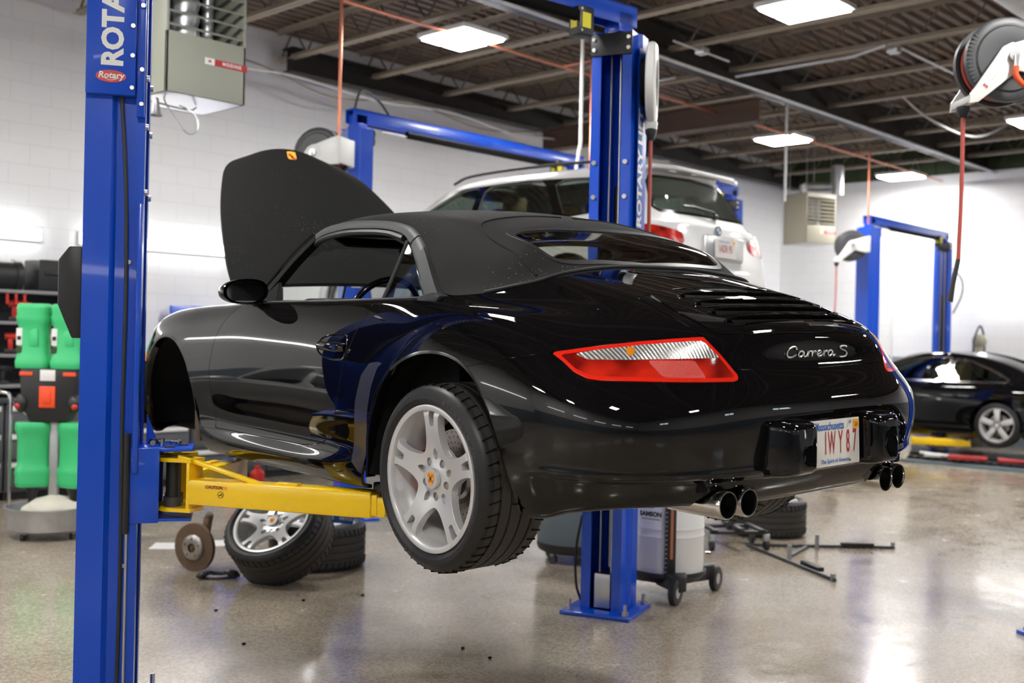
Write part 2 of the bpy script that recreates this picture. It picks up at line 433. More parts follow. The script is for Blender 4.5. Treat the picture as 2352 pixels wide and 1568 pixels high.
# ---------------------------------------------------------------- room
X0, X1, Y0, Y1 = -6.2, 19.1, -9.0, 10.9
ZD = 5.12             # underside of roof deck
def floor_mat():
    m = pbr('polished_speckled_concrete', (.3, .27, .24), .12, spec=.38, coat=.12, coatr=.08); nt = m.node_tree; b = nt.nodes['Principled BSDF']
    tc = nd(nt, 'ShaderNodeTexCoord')
    n1 = nd(nt, 'ShaderNodeTexNoise', Scale=.55, Detail=7., Roughness=.62); nt.links.new(tc.outputs['Object'], n1.inputs['Vector'])
    cr = nd(nt, 'ShaderNodeValToRGB'); e = cr.color_ramp.elements
    e[0].position = .30; e[0].color = (.28, .24, .195, 1); e[1].position = .72; e[1].color = (.46, .415, .355, 1)
    k = e.new(.5); k.color = (.36, .315, .26, 1); nt.links.new(n1.outputs['Fac'], cr.inputs[0])
    v = nd(nt, 'ShaderNodeTexVoronoi', Scale=85.); nt.links.new(tc.outputs['Object'], v.inputs['Vector'])
    cv = nd(nt, 'ShaderNodeValToRGB'); e = cv.color_ramp.elements; e[0].position = .1; e[0].color = (.70, .62, .52, 1); e[1].position = .9; e[1].color = (1.22, 1.2, 1.16, 1)
    sp = nd(nt, 'ShaderNodeSeparateColor'); nt.links.new(v.outputs['Color'], sp.inputs[0]); nt.links.new(sp.outputs[0], cv.inputs[0])
    mu = nd(nt, 'ShaderNodeMix', data_type='RGBA', blend_type='MULTIPLY'); mu.inputs[0].default_value = .75
    nt.links.new(cr.outputs[0], mu.inputs[6]); nt.links.new(cv.outputs[0], mu.inputs[7])
    # bright aggregate flecks
    v2 = nd(nt, 'ShaderNodeTexVoronoi', Scale=24.); nt.links.new(tc.outputs['Object'], v2.inputs['Vector'])
    r = nd(nt, 'ShaderNodeMapRange'); r.inputs['From Min'].default_value = .10; r.inputs['From Max'].default_value = .16; r.inputs['To Min'].default_value = .6; r.inputs['To Max'].default_value = 0
    nt.links.new(v2.outputs['Distance'], r.inputs['Value'])
    mx = nd(nt, 'ShaderNodeMix', data_type='RGBA'); mx.inputs[7].default_value = (.52, .42, .27, 1); nt.links.new(r.outputs[0], mx.inputs[0]); nt.links.new(mu.outputs[2], mx.inputs[6])
    # dark scuffs
    n3 = nd(nt, 'ShaderNodeTexNoise', Scale=1.3, Detail=9., Roughness=.75); nt.links.new(tc.outputs['Object'], n3.inputs['Vector'])
    r3 = nd(nt, 'ShaderNodeMapRange'); r3.inputs['From Min'].default_value = .60; r3.inputs['From Max'].default_value = .74; r3.inputs['To Min'].default_value = 0; r3.inputs['To Max'].default_value = .55
    nt.links.new(n3.outputs['Fac'], r3.inputs['Value'])
    m3 = nd(nt, 'ShaderNodeMix', data_type='RGBA'); m3.inputs[7].default_value = (.07, .058, .05, 1); nt.links.new(r3.outputs[0], m3.inputs[0]); nt.links.new(mx.outputs[2], m3.inputs[6])
    nt.links.new(m3.outputs[2], b.inputs['Base Color'])
    n4 = nd(nt, 'ShaderNodeTexNoise', Scale=3.2, Detail=8., Roughness=.7); nt.links.new(tc.outputs['Object'], n4.inputs['Vector'])
    r4 = nd(nt, 'ShaderNodeMapRange'); r4.inputs['From Min'].default_value = .35; r4.inputs['From Max'].default_value = .7; r4.inputs['To Min'].default_value = .09; r4.inputs['To Max'].default_value = .30
    nt.links.new(n4.outputs['Fac'], r4.inputs['Value']); nt.links.new(r4.outputs[0], b.inputs['Roughness'])
    n5 = nd(nt, 'ShaderNodeTexNoise', Scale=2.2, Detail=3.); nt.links.new(tc.outputs['Object'], n5.inputs['Vector'])
    bp_ = nd(nt, 'ShaderNodeBump', Strength=.10, Distance=.02); nt.links.new(n5.outputs['Fac'], bp_.inputs['Height']); nt.links.new(bp_.outputs[0], b.inputs['Normal']); nt.links.new(bp_.outputs[0], b.inputs['Coat Normal'])
    return m
M['floor'] = floor_mat()
def wall_mat(name, axis, band=1.45):
    m = pbr(name, (.8, .8, .8), .45); nt = m.node_tree; b = nt.nodes['Principled BSDF']
    g = nd(nt, 'ShaderNodeNewGeometry'); s = nd(nt, 'ShaderNodeSeparateXYZ'); nt.links.new(g.outputs['Position'], s.inputs[0])
    c = nd(nt, 'ShaderNodeCombineXYZ'); nt.links.new(s.outputs[axis], c.inputs[0]); nt.links.new(s.outputs[2], c.inputs[1])
    br = nd(nt, 'ShaderNodeTexBrick'); br.inputs['Scale'].default_value = 1; br.inputs['Brick Width'].default_value = .4; br.inputs['Row Height'].default_value = .2; br.inputs['Mortar Size'].default_value = .006; br.inputs['Mortar Smooth'].default_value = .6
    nt.links.new(c.outputs[0], br.inputs['Vector'])
    bp_ = nd(nt, 'ShaderNodeBump', Strength=.25, Distance=.004); bp_.invert = True; nt.links.new(br.outputs['Fac'], bp_.inputs['Height'])
    n = nd(nt, 'ShaderNodeTexNoise', Scale=90.); nt.links.new(g.outputs['Position'], n.inputs['Vector'])
    b2 = nd(nt, 'ShaderNodeBump', Strength=.15, Distance=.004); nt.links.new(n.outputs['Fac'], b2.inputs['Height']); nt.links.new(bp_.outputs[0], b2.inputs['Normal']); nt.links.new(b2.outputs[0], b.inputs['Normal'])
    st = nd(nt, 'ShaderNodeMath', operation='GREATER_THAN'); nt.links.new(s.outputs[2], st.inputs[0]); st.inputs[1].default_value = band
    mx = nd(nt, 'ShaderNodeMix', data_type='RGBA'); mx.inputs[6].default_value = (.23, .27, .32, 1); mx.inputs[7].default_value = (.84, .84, .85, 1)
    nt.links.new(st.outputs[0], mx.inputs[0])
    m2 = nd(nt, 'ShaderNodeMix', data_type='RGBA', blend_type='MULTIPLY'); m2.inputs[7].default_value = (.90, .90, .905, 1)
    nt.links.new(br.outputs['Fac'], m2.inputs[0]); nt.links.new(mx.outputs[2], m2.inputs[6]); nt.links.new(m2.outputs[2], b.inputs['Base Color'])
    return m
M['wall_x'] = wall_mat('white_painted_block_x', 0, 1.1); M['wall_y'] = wall_mat('white_painted_block_y', 1)
def deck_mat():
    m = pbr('brown_ribbed_roof_deck', (.125, .085, .06), .6, var=.3, vscale=2.5); return m
M['deck'] = deck_mat()
def struct(name, mb, mat=None, **kw):
    o = mb.build(name, mat=mat, **kw); o['kind'] = 'structure'; return o
mb = MB(); mb.box(((X0+X1)/2, (Y0+Y1)/2, -.1), (X1-X0+.4, Y1-Y0+.4, .2)); struct('floor', mb, 'floor', smooth=False)
ZT = ZD+.08
mb = MB(); mb.box(((X0+X1)/2, Y1+.1, ZT/2), (X1-X0+.4, .2, ZT)); struct('wall_left', mb, 'wall_x', smooth=False)
mb = MB(); mb.box((X1+.1, (Y0+Y1)/2, 2.32), (.2, Y1-Y0, 4.64)); struct('wall_right', mb, 'wall_y', smooth=False)
mb = MB(); mb.box((X1+.12, (Y0+Y1)/2, (4.64+ZT)/2), (.2, Y1-Y0, ZT-4.64))
for k in range(int((Y1-Y0)/.3)): mb.box((X1+.01, Y0+.15+.3*k, (4.64+ZT)/2), (.03, .12, ZT-4.64-.02))
struct('trim_1', mb, 'deck_green', smooth=False)
mb = MB(); mb.box((X0-.1, (Y0+Y1)/2, ZT/2), (.2, Y1-Y0, ZT)); struct('wall_back', mb, 'wall_y', smooth=False)
mb = MB(); mb.box(((X0+X1)/2, Y0-.1, ZT/2), (X1-X0+.4, .2, ZT)); struct('wall_front', mb, 'wall_x', smooth=False)
# corrugated roof deck, ribs along x
mb = MB(); V = []; F = []; y = Y0-.1; prof = []
while y < Y1+.1:
    prof += [(y, 0), (y+.055, 0), (y+.07, .045), (y+.135, .045)]; y += .15
for (yy, zz) in prof: V += [(X0-.2, yy, ZD+zz), (X1+.2, yy, ZD+zz)]
for i in range(len(prof)-1): F.append((2*i, 2*i+2, 2*i+3, 2*i+1))
mb.raw(V, F); mb.box(((X0+X1)/2, (Y0+Y1)/2, ZD+.2), (X1-X0+.6, Y1-Y0+.6, .1)); struct('ceiling', mb, 'deck', smooth=False)
# daylight windows in the wall behind the photographer
wi = 0
for (cx, cy, ax) in [(-1.0, Y0, 0), (6.0, Y0, 0), (12.5, Y0, 0)]:
    wi += 1
    mb = MB().m('daylight'); mb.box((cx, cy+.02, 3.35), (1.1, .04, .55))
    mb.m('white')
    for dx in (-.58, 0, .58): mb.box((cx+dx, cy+.04, 3.35), (.06, .08, .67))
    for dz in (-.31, .31): mb.box((cx, cy+.04, 3.35+dz), (1.22, .08, .06))
    struct('window_%d' % wi, mb, smooth=False)
# joists
def joist(x, label, y0=Y0, y1=Y1-.1):
    t = empty('roof_joist', (x, y0, 4.72), label, 'roof joist', 'bar joists carrying the roof deck'); L = y1-y0
    mb = MB()
    for s in (-1, 1):
        mb.box((s*.03, L/2, .03), (.045, L, .006)); mb.box((s*.012, L/2, .055), (.006, L, .05))
    mb.build('bottom_chord', t, 'joist', smooth=False)
    mb = MB()
    for s in (-1, 1): mb.box((s*.035, L/2, .392), (.055, L, .008)); mb.box((s*.012, L/2, .365), (.006, L, .05))
    mb.build('top_chord', t, 'joist', smooth=False)
    mb = MB(); p = [(0, .25*k, .05 if k % 2 else .37) for k in range(int(L/.25)+1)]
    for a, b in zip(p[:-1], p[1:]): mb.cyl(a, b, .011, 5)
    mb.build('web', t, 'joist_web')
    return t
jx = [7.40+1.20*k for k in range(-11, 11)]
jn = 'roof joist, tan bar joist spanning from the left wall over the cars'
for x in jx:
    if x > X1-.3 or x < X0+.3: continue
    joist(x, 'tan open-web steel joist running across the shop under the ribbed roof deck')
# girders
def ibeam(mb, p0, p1, h, w, t=.02):
    p0, p1 = Vector(p0), Vector(p1); L = (p1-p0).length; c = (p0+p1)/2; R = Matrix.Rotation(math.atan2((p1-p0).y, (p1-p0).x), 4, 'Z')
    for z in (h/2-t/2, -h/2+t/2): mb.box(c+Vector((0, 0, z)), (L, w, t), R=R)
    mb.box(c, (L, t*.8, h), R=R)
mb = MB().m('girder'); ibeam(mb, (X0, 7.0, 4.82), (X1, 7.0, 4.82), .38, .22)
g = mb.build('roof_girder', smooth=False); tag(g, 'long dark brown steel girder crossing the ceiling above the hose reels', 'girder')
mb = MB().m('girder'); ibeam(mb, (7.35, 10.55, 4.73), (X1, 10.55, 4.73), .28, .2)
g = mb.build('roof_girder', smooth=False); tag(g, 'dark brown steel beam running beside the white left wall', 'girder')
mb = MB().m('girder2'); ibeam(mb, (11.7, 7.0, 4.43), (11.7, 10.5, 4.43), .30, .2)
g = mb.build('roof_girder', smooth=False); tag(g, 'short rust-brown steel beam between the two long dark beams', 'girder')
mb = MB(); mb.tube([(6.9, 6.86, 4.60), (X1, 6.86, 4.60)], .025, 8); o = mb.build('conduit_pipe', mat='galv'); tag(o, 'pale conduit fixed along the bottom of the dark brown girder', 'pipe')
# ceiling fixtures
def fixture(x, y, z, label, vis=True):
    t = empty('ceiling_light', (x, y, z), label, 'ceiling light', 'square panel ceiling lights')
    mb = MB(); mb.box((0, 0, .045), (.60, .66, .05), .01); mb.build('housing', t, 'white')
    for s in (-1, 1):
        mb = MB(); mb.box((s*.138, 0, .012), (.245, .60, .024), .008); mb.build('diffuser', t, 'lamp')
    for sy in (-1, 1):
        mb = MB(); mb.tube([(-.2, sy*.25, .06), (0, sy*.25, .30), (.2, sy*.25, .06)], .004, 5); mb.build('hanger_wire', t, 'steel')
    return t
FX = [(7.40, 7.72, 4.47, 'bright square light panel hanging above the second blue lift'),
      (8.60, 4.72, 4.47, 'bright light panel cut by the top edge of the picture'),
      (13.86, 7.90, 4.47, 'middle-distance light panel below the rust-brown beam'),
      (17.95, 8.00, 4.47, 'farthest light panel, close to the right wall')]
for f in FX: fixture(*f)
for x in (-3.6, 2.6, 14.6):
    fixture(x, 4.72, 4.47, 'square light panel over the workshop behind or beside the photographer')
for y, xs in ((.6, (-.4, 5.6, 11.6, 17.2)), (-4.2, (2.6, 11.8))):
    for x in xs: fixture(x, y, 4.47, 'square light panel over the workshop behind or beside the photographer')
for x in (-4., 1.4): fixture(x, 7.9, 4.47, 'square light panel over the workshop behind or beside the photographer')
# wall tubes
def tube_light(p0, p1, label, n):
    p0, p1 = Vector(p0), Vector(p1); c = (p0+p1)/2; L = (p1-p0).length; t = empty('wall_light', c, label, 'wall light', 'strip lights on the walls')
    t.rotation_euler = (0, 0, math.atan2((p1-p0).y, (p1-p0).x)); 
    mb = MB(); mb.box((0, .05, .0), (L, .03, .13), .004); mb.build('batten', t, 'white')
    for s in (-.035, .035):
        mb = MB(); mb.cyl((-L/2+.02, .012, s), (L/2-.02, .012, s), .019, 10); mb.build('tube', t, 'tube')
tube_light((2.6, Y1-.07, 2.52), (4.72, Y1-.07, 2.52), 'white strip light on the left wall above the tool shelves', 0)
tube_light((5.1, Y1-.07, 2.52), (6.85, Y1-.07, 2.52), 'glowing strip light on the left wall behind the blue post and hood', 1)
tube_light((8.0, Y1-.07, 2.52), (10.0, Y1-.07, 2.52), 'strip light on the left wall hidden behind the raised hood', 1)
for k, (xa, xb) in enumerate([(-5.6, -3.6), (-3.2, -1.2), (-.8, 1.2)]): tube_light((xa, Y1-.07, 2.52), (xb, Y1-.07, 2.52), 'strip light on the left wall outside the picture', 9)
tube_light((X1-.07, 7.0, 2.40), (X1-.07, 5.25, 2.40), 'strip light on the right wall between the posts of the far lift', 2)
tube_light((X1-.07, 5.05, 2.40), (X1-.07, 3.75, 2.40), 'strip light on the right wall just right of the far lift', 3)
for y in (-6, -2.5, 1, 4.5, 8): tube_light((X0+.07, y-1.1, 2.5), (X0+.07, y+1.1, 2.5), 'strip light on the side wall outside the picture', 4)
# ---------------------------------------------------------------- convertible body net (car frame: x out, y forward, z up)
def side(y, row, dy=None):
    return [(r[0], y if len(r) < 3 else r[2], r[1]) for r in row]
BODY = [
 # front centre and nose
 [(0,3.10,.20),(0,3.16,.21),(0,3.22,.28),(0,3.26,.36),(0,3.28,.45),(0,3.28,.54),(0,3.24,.61),(0,3.14,.665),(0,2.98,.70),(0,2.72,.755),(0,2.50,.80),(0,2.25,.845),(0,2.02,.885)],
 [(.35,3.06,.19),(.35,3.12,.20),(.35,3.17,.28),(.36,3.21,.36),(.36,3.22,.45),(.36,3.21,.54),(.36,3.16,.61),(.35,3.06,.67),(.34,2.92,.71),(.33,2.68,.76),(.32,2.46,.80),(.31,2.22,.845),(.30,2.0,.885)],
 [(.62,2.92,.18),(.63,2.98,.19),(.65,3.03,.28),(.655,3.06,.36),(.66,3.07,.45),(.655,3.05,.54),(.64,2.99,.62),(.61,2.90,.69),(.57,2.79,.74),(.52,2.62,.775),(.48,2.42,.805),(.46,2.18,.84),(.45,1.96,.88)],
 [(.73,2.74,.17),(.76,2.80,.18),(.785,2.84,.28),(.80,2.86,.36),(.805,2.86,.45),(.80,2.84,.54),(.785,2.80,.63),(.76,2.74,.715),(.72,2.66,.775),(.64,2.54,.82),(.57,2.37,.825),(.53,2.15,.85),(.53,1.92,.885)],
 side(2.60,[(.77,.17),(.81,.18),(.84,.28),(.853,.36),(.86,.45),(.858,.54),(.848,.63),(.825,.72),(.775,.80),(.69,.845,2.50),(.62,.842,2.34),(.575,.86,2.12),(.585,.89,1.89)]),
 side(2.35,[(.79,.17),(.83,.18),(.86,.28),(.87,.36),(.877,.45),(.878,.54),(.870,.63),(.850,.72),(.805,.805),(.73,.855,2.30),(.665,.86,2.19),(.62,.875,2.02),(.635,.905,1.83)]),
 side(2.08,[(.80,.16),(.835,.17),(.858,.27),(.864,.35),(.871,.45),(.875,.54),(.868,.63),(.852,.72),(.815,.80),(.76,.857,2.05),(.71,.87,1.98),(.675,.89,1.86),(.685,.92,1.73)]),
 side(1.82,[(.80,.155),(.842,.170),(.866,.240),(.846,.325),(.862,.44),(.870,.54),(.866,.63),(.855,.71),(.83,.785),(.79,.85,1.80),(.76,.871,1.76),(.735,.885,1.70),(.725,.905,1.63)]),
 side(1.50,[(.80,.15),(.844,.168),(.870,.235),(.842,.315),(.860,.44),(.868,.54),(.867,.63),(.860,.70),(.842,.775),(.812,.845),(.797,.872),(.783,.879),(.765,.872)]),
 side(1.15,[(.80,.15),(.846,.168),(.872,.232),(.842,.312),(.860,.44),(.868,.54),(.867,.63),(.860,.70),(.842,.775),(.812,.848),(.797,.874),(.783,.880),(.765,.873)]),
 side(.80,[(.80,.15),(.848,.168),(.874,.232),(.850,.315),(.866,.44),(.872,.54),(.870,.63),(.861,.70),(.842,.778),(.812,.850),(.797,.876),(.783,.882),(.765,.875)]),
 side(.50,[(.80,.155),(.848,.17),(.872,.245),(.866,.33),(.877,.44),(.881,.54),(.877,.63),(.865,.70),(.843,.780),(.812,.853),(.798,.879),(.784,.885),(.766,.878)]),
 side(.25,[(.81,.165),(.855,.18),(.878,.27),(.887,.35),(.894,.45),(.897,.54),(.891,.63),(.876,.705),(.850,.782),(.815,.850),(.797,.875),(.783,.886),(.765,.885)]),
 side(0.0,[(.82,.17),(.865,.185),(.888,.28),(.897,.36),(.903,.45),(.905,.54),(.901,.63),(.886,.71),(.856,.785),(.818,.842),(.795,.864),(.778,.878,.04),(.758,.895,.09)]),
 side(-.24,[(.81,.175),(.855,.19),(.882,.28),(.894,.36),(.901,.45),(.902,.54),(.895,.625),(.876,.70),(.842,.773),(.800,.830,-.235),(.772,.850,-.21),(.752,.872,-.10),(.735,.897,.025)]),
 side(-.46,[(.80,.18),(.838,.195),(.870,.28),(.885,.36),(.893,.45),(.893,.54),(.882,.62),(.858,.692,-.45),(.818,.763,-.43),(.770,.818,-.39),(.735,.843,-.345),(.712,.873,-.21),(.70,.908,-.062)]),
 [(.76,-.62,.205),(.80,-.655,.22),(.832,-.68,.28),(.848,-.69,.36),(.862,-.70,.45),(.862,-.70,.535),(.846,-.665,.612),(.808,-.60,.688),(.765,-.555,.756),(.715,-.50,.808),(.672,-.44,.842),(.648,-.31,.88),(.64,-.167,.931)],
 [(.67,-.77,.23),(.70,-.81,.24),(.722,-.84,.29),(.738,-.86,.365),(.752,-.878,.45),(.75,-.872,.535),(.728,-.83,.612),(.695,-.765,.688),(.660,-.70,.760),(.622,-.62,.812),(.59,-.53,.85),(.574,-.39,.90),(.57,-.226,.951)],
 [(.46,-.89,.238),(.48,-.93,.238),(.49,-.96,.29),(.495,-.978,.365),(.50,-.99,.45),(.50,-.99,.54),(.488,-.962,.612),(.478,-.925,.685),(.470,-.875,.768),(.462,-.77,.823),(.46,-.62,.878),(.478,-.42,.93),(.49,-.250,.976)],
 [(.24,-.91,.236),(.25,-.950,.232),(.25,-.985,.285),(.25,-1.0,.365),(.25,-1.015,.45),(.25,-1.02,.54),(.25,-.992,.612),(.25,-.957,.685),(.25,-.935,.775),(.245,-.85,.824),(.24,-.69,.885),(.24,-.45,.953),(.24,-.228,1.005)],
 [(0,-.915,.236),(0,-.955,.232),(0,-.99,.285),(0,-1.008,.365),(0,-1.022,.45),(0,-1.028,.54),(0,-1.0,.612),(0,-.965,.685),(0,-.952,.777),(0,-.87,.825),(0,-.70,.89),(0,-.45,.960),(0,-.216,1.011)],
]
TOP = [ # soft top: from header to fabric edge; centre outwards
 [(0,1.47,1.235),(.20,1.465,1.232),(.36,1.455,1.225),(.45,1.44,1.217),(.495,1.425,1.207),(.508,1.42,1.198)],
 [(0,1.25,1.285),(.21,1.25,1.28),(.38,1.25,1.265),(.475,1.245,1.248),(.525,1.24,1.232),(.540,1.235,1.218)],
 [(0,1.00,1.295),(.22,1.00,1.289),(.40,1.0,1.273),(.50,.99,1.258),(.552,.985,1.238),(.568,.98,1.222)],
 [(0,.75,1.290),(.22,.75,1.283),(.41,.745,1.265),(.515,.74,1.25),(.565,.735,1.228),(.582,.73,1.210)],
 [(0,.52,1.272),(.23,.52,1.265),(.42,.515,1.244),(.525,.51,1.225),(.585,.49,1.190),(.612,.47,1.150)],
 [(0,.34,1.246),(.23,.33,1.239),(.43,.32,1.214),(.535,.31,1.195),(.605,.34,1.135),(.655,.33,1.060)],
 [(0,.19,1.208),(.24,.18,1.201),(.44,.165,1.174),(.54,.16,1.138),(.628,.20,1.075),(.700,.21,.975)],
 [(0,.07,1.158),(.25,.06,1.152),(.45,.03,1.130),(.545,.02,1.088),(.640,.07,1.010),(.730,.13,.912)],
 [(0,-.04,1.105),(.25,-.055,1.102),(.46,-.085,1.085),(.555,-.09,1.045),(.640,-.03,.965),(.728,.02,.903)],
 [(0,-.14,1.047),(.25,-.155,1.043),(.46,-.185,1.018),(.555,-.175,.985),(.635,-.11,.938),(.700,-.062,.909)],
 [(0,-.216,1.012),(.24,-.228,1.006),(.49,-.250,.977),(.57,-.226,.952),(.64,-.167,.932),(.70,-.068,.909)],
]
# clip outlines
ARCH_R = [(.455,.05),(.435,.30),(.415,.40),(.345,.54),(.245,.635),(.12,.69),(-.01,.707),(-.14,.69),(-.25,.635),(-.335,.54),(-.395,.42),(-.43,.30),(-.455,.20),(-.47,.05)]
ARCH_F = [(2.77,.05),(2.775,.30),(2.745,.44),(2.66,.59),(2.53,.685),(2.385,.715),(2.24,.69),(2.11,.60),(2.03,.47),(1.985,.34),(1.955,.24),(1.95,.05)]
DOOR = [(1.80,.285),(1.822,.42),(1.832,.56),(1.80,.70),(1.742,.80),(1.66,.865),(1.60,.90),(1.60,.93),(.488,.93),(.492,.875),(.515,.82),(.545,.766),(.60,.62),(.652,.471),(.70,.38),(.76,.325),(.83,.300),(.95,.285)]
# ---------------------------------------------------------------- two-post lifts
CARO = (3.495, 2.730, .855); CARYAW = math.radians(-6.9)
def column_outline():
    o = [(-.115,-.145),(-.115,.145),(-.012,.145),(.008,.122),(.115,.122),(.115,.065),(.107,.065),(.107,.114),(.004,.114),(-.016,.137),(-.107,.137),
         (-.107,-.137),(-.016,-.137),(.004,-.114),(.107,-.114),(.107,-.065),(.115,-.065),(.115,-.122),(.008,-.122),(-.012,-.145)]
    return o
def logo(mb, T, s, ring=True):
    """red oval badge with white script"""
    old = mb.T; mb.T = old @ T
    mb.m('red'); mb.prism([(s*math.cos(a)*1.0, s*math.sin(a)*.43) for a in [2*PI*k/28 for k in range(28)]], .002)
    mb.m('white'); mb.T = old @ T @ Matrix.Translation((0, 0, .0025))
    put_text(mb, 'Rotary', Matrix.Translation((0, s*.05, 0)), s*.62, bold=s*.016, shear=.15)
    mb.tube([(-s*.45, -s*.14, 0), (0, -s*.27, 0), (s*.55, -s*.10, 0)], s*.02, 6, smooth=5); mb.T = old
def lift(name_label, org, yaw, H=3.38, z=.965, arms=((-.72, 1.85), (-.75, .50)), tilt=26., span=1.468, detail=True, cross_h=3.55, group=None, wide=.29):
    t = empty('two_post_lift', (org[0], org[1], 0), name_label, 'car lift', group, rz=yaw)
    cols = {}
    for sx in (-1, 1):
        ang = math.radians(-tilt) if sx < 0 else math.radians(180+tilt)
        Tc = Matrix.Translation((sx*span, 1.48, 0)) @ Matrix.Rotation(ang, 4, 'Z')
        mir = Matrix.Diagonal((1, 1, 1, 1))
        mb = MB().m('blue'); mb.T = Tc
        mb.prism(column_outline(), H-.02, Matrix.Translation((0, 0, .02)))
        for b in (-1, 1):   # foot gussets
            mb.prism([(0, 0), (.05, 0), (0, .14)], .01, Matrix.Translation((-.05, b*.145-.0, .02)) @ Matrix.Rotation(PI/2, 4, 'X') @ Matrix.Rotation(0 if b > 0 else 0, 4, 'Y'))
        if detail:
            pass
        c = mb.build('column', t)
        if detail:
            for hz in (2.15, 2.42, 2.62):
                for b in (-.095, .095): mb = MB().m('steel'); mb.T = Tc; mb.cyl((.113, b, hz), (.126, b, hz), .014, 10); mb.build('bolt', c)
        cols[sx] = (c, Tc)
        mb = MB().m('blue'); mb.T = Tc; mb.box((.01, 0, .011), (.42, .42, .022), .004); bp = mb.build('base_plate', t)
        for (a, b) in ((.17, -.17), (.17, .17), (-.15, -.18), (-.15, .18)):
            mb = MB().m('steel'); mb.T = Tc; mb.cyl((a, b, .02), (a, b, .045), .022, 6); mb.cyl((a, b, .045), (a, b, .085), .011, 8); mb.build('anchor_bolt', bp)
        # inner fittings
        mb = MB().m('black_satin'); mb.T = Tc
        mb.cyl((-.04, .0, 1.10), (-.04, .0, 2.50), .022, 14); mb.build('hydraulic_cylinder', t)
        mb = MB().m('steel'); mb.T = Tc; mb.cyl((-.04, 0, .25), (-.04, 0, 1.12), .012, 10)
        mb.box((.03, 0, .13), (.12, .10, .20), .004); mb.build('cylinder_rod', t)
        for b in (-.035, .035):
            mb = MB().m('steel'); mb.T = Tc; mb.cyl((.03, b, .06), (.03, b*.8, H-.10), .006, 6); mb.build('cable', t)
        # top bracket
        mb = MB().m('black_satin'); mb.T = Tc; mb.box((.122, 0, H-.075), (.012, .25, .13), .003)
        br = mb.build('top_bracket', t)
        for b in (-.105, .105):
            for hz in (H-.045, H-.105): mb = MB().m('steel'); mb.T = Tc; mb.cyl((.128, b, hz), (.137, b, hz), .012, 8); mb.build('bolt', br)
        # carriage
        mb = MB().m('blue'); mb.T = Tc
        mb.box((.045, 0, z+.22), (.12, .20, .75), .006); mb.box((.12, 0, z-.02), (.03, .20, .30), .004)
        mb.box((.20, 0, z-.165), (.26, .24, .012), .004); mb.box((.20, 0, z+.125), (.26, .24, .014), .004)
        for b in (-.125, .125): mb.box((.135, b, z-.02), (.13, .012, .31), .004)
        mb.prism([(0, 0), (.05, 0), (.0, .13)], .012, Matrix.Translation((.13, .09, z+.13)) @ Matrix.Rotation(PI/2, 4, 'X'))
        mb.build('carriage', t)
        # arms
        piv = Tc @ Vector((.25, 0, 0))
        k = 0
        for (ax, ay) in arms:
            ax = abs(ax)*sx; fwd = ay > 1.2; off = .055 if fwd else -.055
            pv = Tc @ Vector((.25, (off if sx < 0 else -off), 0)); d = Vector((ax-pv.x, ay-pv.y, 0)); L = d.length; A = math.atan2(d.y, d.x)
            Ta = Matrix.Translation((pv.x, pv.y, z)) @ Matrix.Rotation(A, 4, 'Z')
            mb = MB().m('yellow'); mb.T = Ta
            s1 = L*.86
            mb.box((.10+s1/2, 0, -.045), (s1, .10, .105), .010)
            mb.box((.10+s1/2+.012, 0, -.045), (s1+.02, .085, .085), .006)
            # yoke plates round the pin
            for zz in (.075, -.13):
                mb.prism([(-.045, -.05), (.0, -.062), (.12, -.05), (.12, .05), (.0, .062), (-.045, .05)], .016, Matrix.Translation((0, 0, zz)))
            mb.box((.105, 0, -.02), (.016, .10, .20), .004)
            # slanting brace strap
            sl = math.atan2(-.10, L*.42); mb.box((.05+L*.23, -.02 if not fwd else .02, .042), (L*.48, .035, .014), .003, R=(0, -sl, 0))
            mb.box((.05+L*.47+.05, -.02 if not fwd else .02, .012), (.10, .035, .012), .003)
            arm = mb.build('arm', t)
            mb = MB().m('yellow'); mb.T = Ta
            mb.box((.10+s1+(L-s1-.1)/2-.02, 0, -.052), (L-s1-.02, .075, .078), .006)
            mb.build('arm_extension', arm)
            mb = MB().m('black_satin'); mb.T = Ta; mb.cyl((0, 0, -.125), (0, 0, .085), .028, 20); mb.m('darkgrey'); mb.cyl((0, 0, -.115), (0, 0, -.075), .038, 16); mb.build('pivot_pin', arm)
            mb = MB().m('steel'); mb.T = Ta; mb.cyl((L-.0, 0, -.03), (L-.0, 0, .015), .018, 12); mb.m('black_satin'); mb.cyl((L, 0, .015), (L, 0, .04), .045, 20); mb.build('lift_pad', arm)
            if detail and not fwd and sx < 0:
                mb = MB(); mb.T = Ta @ Matrix.Translation((.24, -.0515, -.03)) @ Matrix.Rotation(PI/2, 4, 'X')
                mb.m('orange_tag'); mb.box((0, .012, 0), (.105, .014, .001)); mb.m('ink_black'); put_text(mb, 'CAUTION', Matrix.Translation((-.006, .012, .0012)), .0175, bold=.0005)
                mb.m('ink_black'); mb.lathe([(.012, 0), (.0135, 0), (.0135, .001), (.012, .001)], 20, (.024, -.016, 0)); mb.box((.024, -.016, .0), (.016, .003, .001), R=(0, 0, .7)); mb.tube([(.016, -.02, .001), (.024, -.016, .001), (.032, -.021, .001)], .001, 5)
                mb.build('caution_label', arm)
    # overhead
    mb = MB().m('blue'); c0 = cols[-1][1] @ Vector((0, 0, 0)); c1 = cols[1][1] @ Vector((0, 0, 0))
    for sx in (-1, 1):
        mb.box((sx*span, 1.48, H+.06), (.12, .12, .14), .004); mb.box((sx*span, 1.48, H+.0), (.20, .22, .014), .003)
    mb.box((0, 1.48, cross_h), (2*span+.18, .12, .012), .002)
    for b in (-.055, .055): mb.box((0, 1.48+b, cross_h-.055), (2*span+.18, .010, .12), .002)
    cb = mb.build('crossbar', t)
